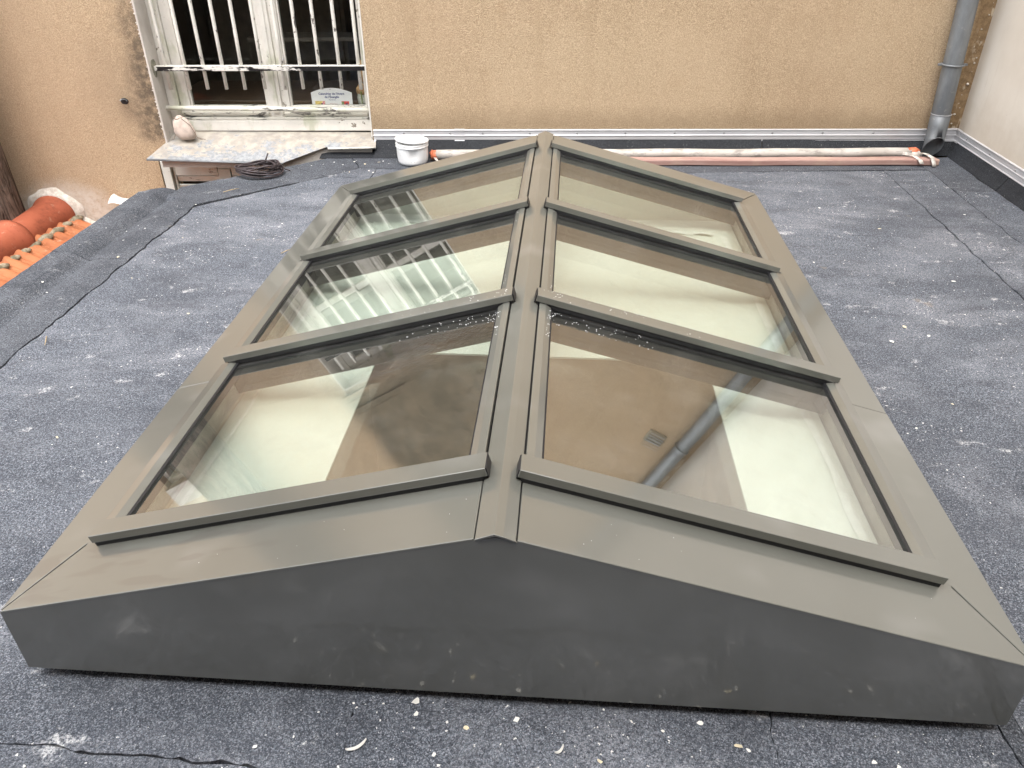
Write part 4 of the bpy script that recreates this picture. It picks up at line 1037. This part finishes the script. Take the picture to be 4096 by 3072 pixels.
# curled paint slivers
def sliver(p, L, ang, curl, wd_, lab):
    vs = []; fs = []; n = 8
    for i in range(n+1):
        t = i/n-.5; a = ang+curl*t; q_ = Vector((p[0]+L*t*math.cos(a), p[1]+L*t*math.sin(a), .006+.006*(2*t)**2)); nn = Vector((-math.sin(a), math.cos(a), 0))*wd_*(1-abs(2*t)**3*.7); vs += [q_-nn, q_+nn+Vector((0, 0, .003))]
    for i in range(n): fs.append([2*i, 2*i+1, 2*i+3, 2*i+2])
    o = mesh('paint_sliver', vs, fs, 'flake', None, fix=False); s_ = o.modifiers.new('t', 'SOLIDIFY'); s_.thickness = .0015; tag(o, lab, 'paint sliver')
sliver((-.243, -.105), .040, .60, .35, .0022, 'long curled white paint sliver across the felt joint in front')
sliver((.115, -.088), .022, .8, .4, .0018, 'short curved white paint sliver in front of gable centre')
def twig(p0, p1, lab):
    b = B(); p0 = Vector(p0); p1 = Vector(p1); b.tube([p0, p0.lerp(p1, .5)+Vector((.004, -.003, .004)), p1], [.0014, .002, .001], 6); tag(b.make('twig', 'straw', smooth=True), lab, 'twig')
twig((-1.635, 2.80, .008), (-1.575, 2.86, .008), 'thin straw coloured twig near the chamfered roof corner')
twig((-1.09, 2.05, .008), (-1.06, 2.10, .008), 'short pale twig beside the left eave of the skylight')
twig((-1.66, 1.30, .008), (-1.63, 1.24, .008), 'pale twig on the felt near the left seam')

# ================================================================== LEFT: tiled roof, tree
tr_ = empty('tiled_roof', (-2.9, 2.4, -.4)); tag(tr_, 'orange clay tiled roof with round ridge tiles at the left', 'roof'); T_ = []
RX, RZ, RR = -3.000, -.365, .110
def ridge_tile(y0, y1):
    prof = [(0, RR+.020), (.03, RR+.022), (.055, RR+.014), (.075, RR+.003), (.16, RR-.004), (y0-y1-.02, RR-.016), (y0-y1+.03, RR-.018)]
    vs = []; fs = []; n = 22
    for (t, r_) in prof:
        for k in range(n+1):
            a = math.pi*(-.10+1.20*k/n); vs.append(Vector((RX+r_*math.cos(a), y0-t, RZ+r_*math.sin(a)*.94)))
    for i in range(len(prof)-1):
        for k in range(n): fs.append([i*(n+1)+k, i*(n+1)+k+1, (i+1)*(n+1)+k+1, (i+1)*(n+1)+k])
    o = mesh('ridge_tile', vs, fs, 'terra_ridge', None, smooth=True, fix=False); s_ = o.modifiers.new('t', 'SOLIDIFY'); s_.thickness = .012; s_.offset = -1; return o
yy = 3.425
for k in range(6): T_.append(ridge_tile(yy, yy-.43)); yy -= .43
SLP = .42
def tile_mesh():
    n = 32; Wd = .215; L = .36; vs = []; fs = []
    prof = []
    for i in range(n+1):
        u = i/n; ph = (u*2) % 1; h = .028*max(0, math.sin(math.pi*ph))**.8 if ph < .62 else 0
        h = .015*max(0., math.sin(math.pi*min(1, ph/.62))) if ph < .62 else (.006 if .76 < ph < .86 else .001)
        prof.append((u*Wd, h))
    for j, (x, lift) in enumerate(((0, 0), (L*.5, .004), (L, .012))):
        for (y, h) in prof: vs.append((x, -y, h+lift))
    for j in range(2):
        for i in range(n): fs.append([j*(n+1)+i, j*(n+1)+i+1, (j+1)*(n+1)+i+1, (j+1)*(n+1)+i])
    # front rim
    m0 = len(vs)
    for i in range(n+1): p = vs[2*(n+1)+i]; vs.append((p[0], p[1], p[2]-.013))
    for i in range(n): fs.append([2*(n+1)+i, 2*(n+1)+i+1, m0+i+1, m0+i])
    me = bpy.data.meshes.new('clay_tile'); me.from_pydata(vs, [], fs); me.materials.append(MAT['terra_tile']); return me
TM = tile_mesh(); slope = math.atan(SLP)
for i in range(13):
    for j in range(3):
        o = bpy.data.objects.new('clay_tile', TM); COL.objects.link(o); d = .06+j*.325
        o.location = (RX+d*math.cos(slope), 3.41-i*.206, RZ+.035-d*math.sin(slope)); o.rotation_euler = (random.uniform(-.008, .008), slope+.03, random.uniform(-.01, .01)); o.scale = (1, 1, 1); T_.append(o)
b = B()
for k in range(28):
    y = 3.40-k*.1032+random.uniform(-.008, .008); s_ = random.uniform(.030, .042)
    b.lathe([(s_*.3, -s_*.6), (s_*1.0, -s_*.3), (s_*.95, s_*.2), (s_*.4, s_*.6)], (RX+RR+.012+random.uniform(-.006, .012), y, RZ-.016), 10, lambda p, a: Vector((p.x*.8, p.y*1.35, p.z*.8))*(1+.35*noise.noise(p*60)))
o = b.make('bedding_mortar', 'mortar', smooth=True); T_.append(o)
b = B(); b.prism([(RX-.9, y_, z_) for y_, z_ in ((3.40, -.75), (.6, -.75), (.6, -.80), (3.40, -.80))], [(RX+.05, y_, z_) for y_, z_ in ((3.40, -.36), (.6, -.36), (.6, -.41), (3.40, -.41))]); T_.append(b.make('back_slope', 'terra_tile'))
# lime fillet where the ridge runs into the wall
vs = []; fs = []; n = 26
for j, (dr, v_) in enumerate(((.0, .03), (.012, .030), (.028, .016), (.045, .002))):
    for k in range(n+1):
        a = math.pi*(-.18+1.30*k/n); r_ = RR+.016+dr*(1+.6*noise.noise(Vector((math.cos(a)*2, math.sin(a)*2, j)))); vs.append(W(RX+r_*math.cos(a), RZ+r_*math.sin(a)*.94, v_+.004*noise.noise(Vector((k*.8, j*2, 0)))))
for j in range(3):
    for k in range(n): fs.append([j*(n+1)+k, j*(n+1)+k+1, (j+1)*(n+1)+k+1, (j+1)*(n+1)+k])
T_.append(mesh('lime_fillet', vs, fs, 'lime', None, smooth=True, fix=False))
vs = []; fs = []; n = 20
for k in range(n+1):
    x = RX+.12+.95*k/n; z = RZ-.03-(x-RX)*SLP
    for j, (dz, v_) in enumerate(((.0, .035), (.02, .022), (.045+.02*noise.noise(Vector((k*.5, 0, 3))), .002))): vs.append(W(x, z+dz+.03, v_+.006*noise.noise(Vector((k*.9, j, 8)))))
for k in range(n):
    for j in range(2): fs.append([k*3+j, (k+1)*3+j, (k+1)*3+j+1, k*3+j+1])
T_.append(mesh('lime_fillet', vs, fs, 'lime', None, smooth=True, fix=False))
setpar(T_, tr_)
# scrap of white sheet behind the roof edge
vs = []; fs = []
for i in range(7):
    for j in range(5):
        u, v_ = i/6, j/4; p = Vector((-2.60+.14*u, 3.33+.09*v_, -.27+.030*v_*(1-u)+.010*math.sin(5*u+3*v_)+.01*(1-u))); vs.append(p)
for i in range(6):
    for j in range(4): fs.append([i*5+j, (i+1)*5+j, (i+1)*5+j+1, i*5+j+1])
o = mesh('plastic_scrap', vs, fs, 'plastic', None, smooth=True, fix=False); s_ = o.modifiers.new('t', 'SOLIDIFY'); s_.thickness = .002; tag(o, 'scrap of white plastic sheet poking out behind the roof corner', 'plastic scrap')
# tree trunk
tt = empty('tree', (-3.27, 3.2, -3.2)); tag(tt, 'bare rough brown tree trunk close to the tan wall', 'tree')
vs = []; fs = []; n = 40; hN = 60
for j in range(hN+1):
    t = j/hN; z = -3.2+8.2*t; r0 = .205-.06*t; cx_ = -3.235-.04*t+.015*math.sin(t*7); cy_ = 3.19-.02*t
    for k in range(n):
        a = 2*math.pi*k/n; r_ = r0*(1+.10*noise.noise(Vector((math.cos(a)*2.2, math.sin(a)*2.2, z*1.1)))+.06*noise.noise(Vector((math.cos(a)*7, math.sin(a)*7, z*1.6))))
        vs.append((cx_+r_*math.cos(a), cy_+r_*math.sin(a), z))
for j in range(hN):
    for k in range(n): k2 = (k+1) % n; fs.append([j*n+k, j*n+k2, (j+1)*n+k2, (j+1)*n+k])
setpar([mesh('trunk', vs, fs, 'bark', None, smooth=True, fix=False)], tt)
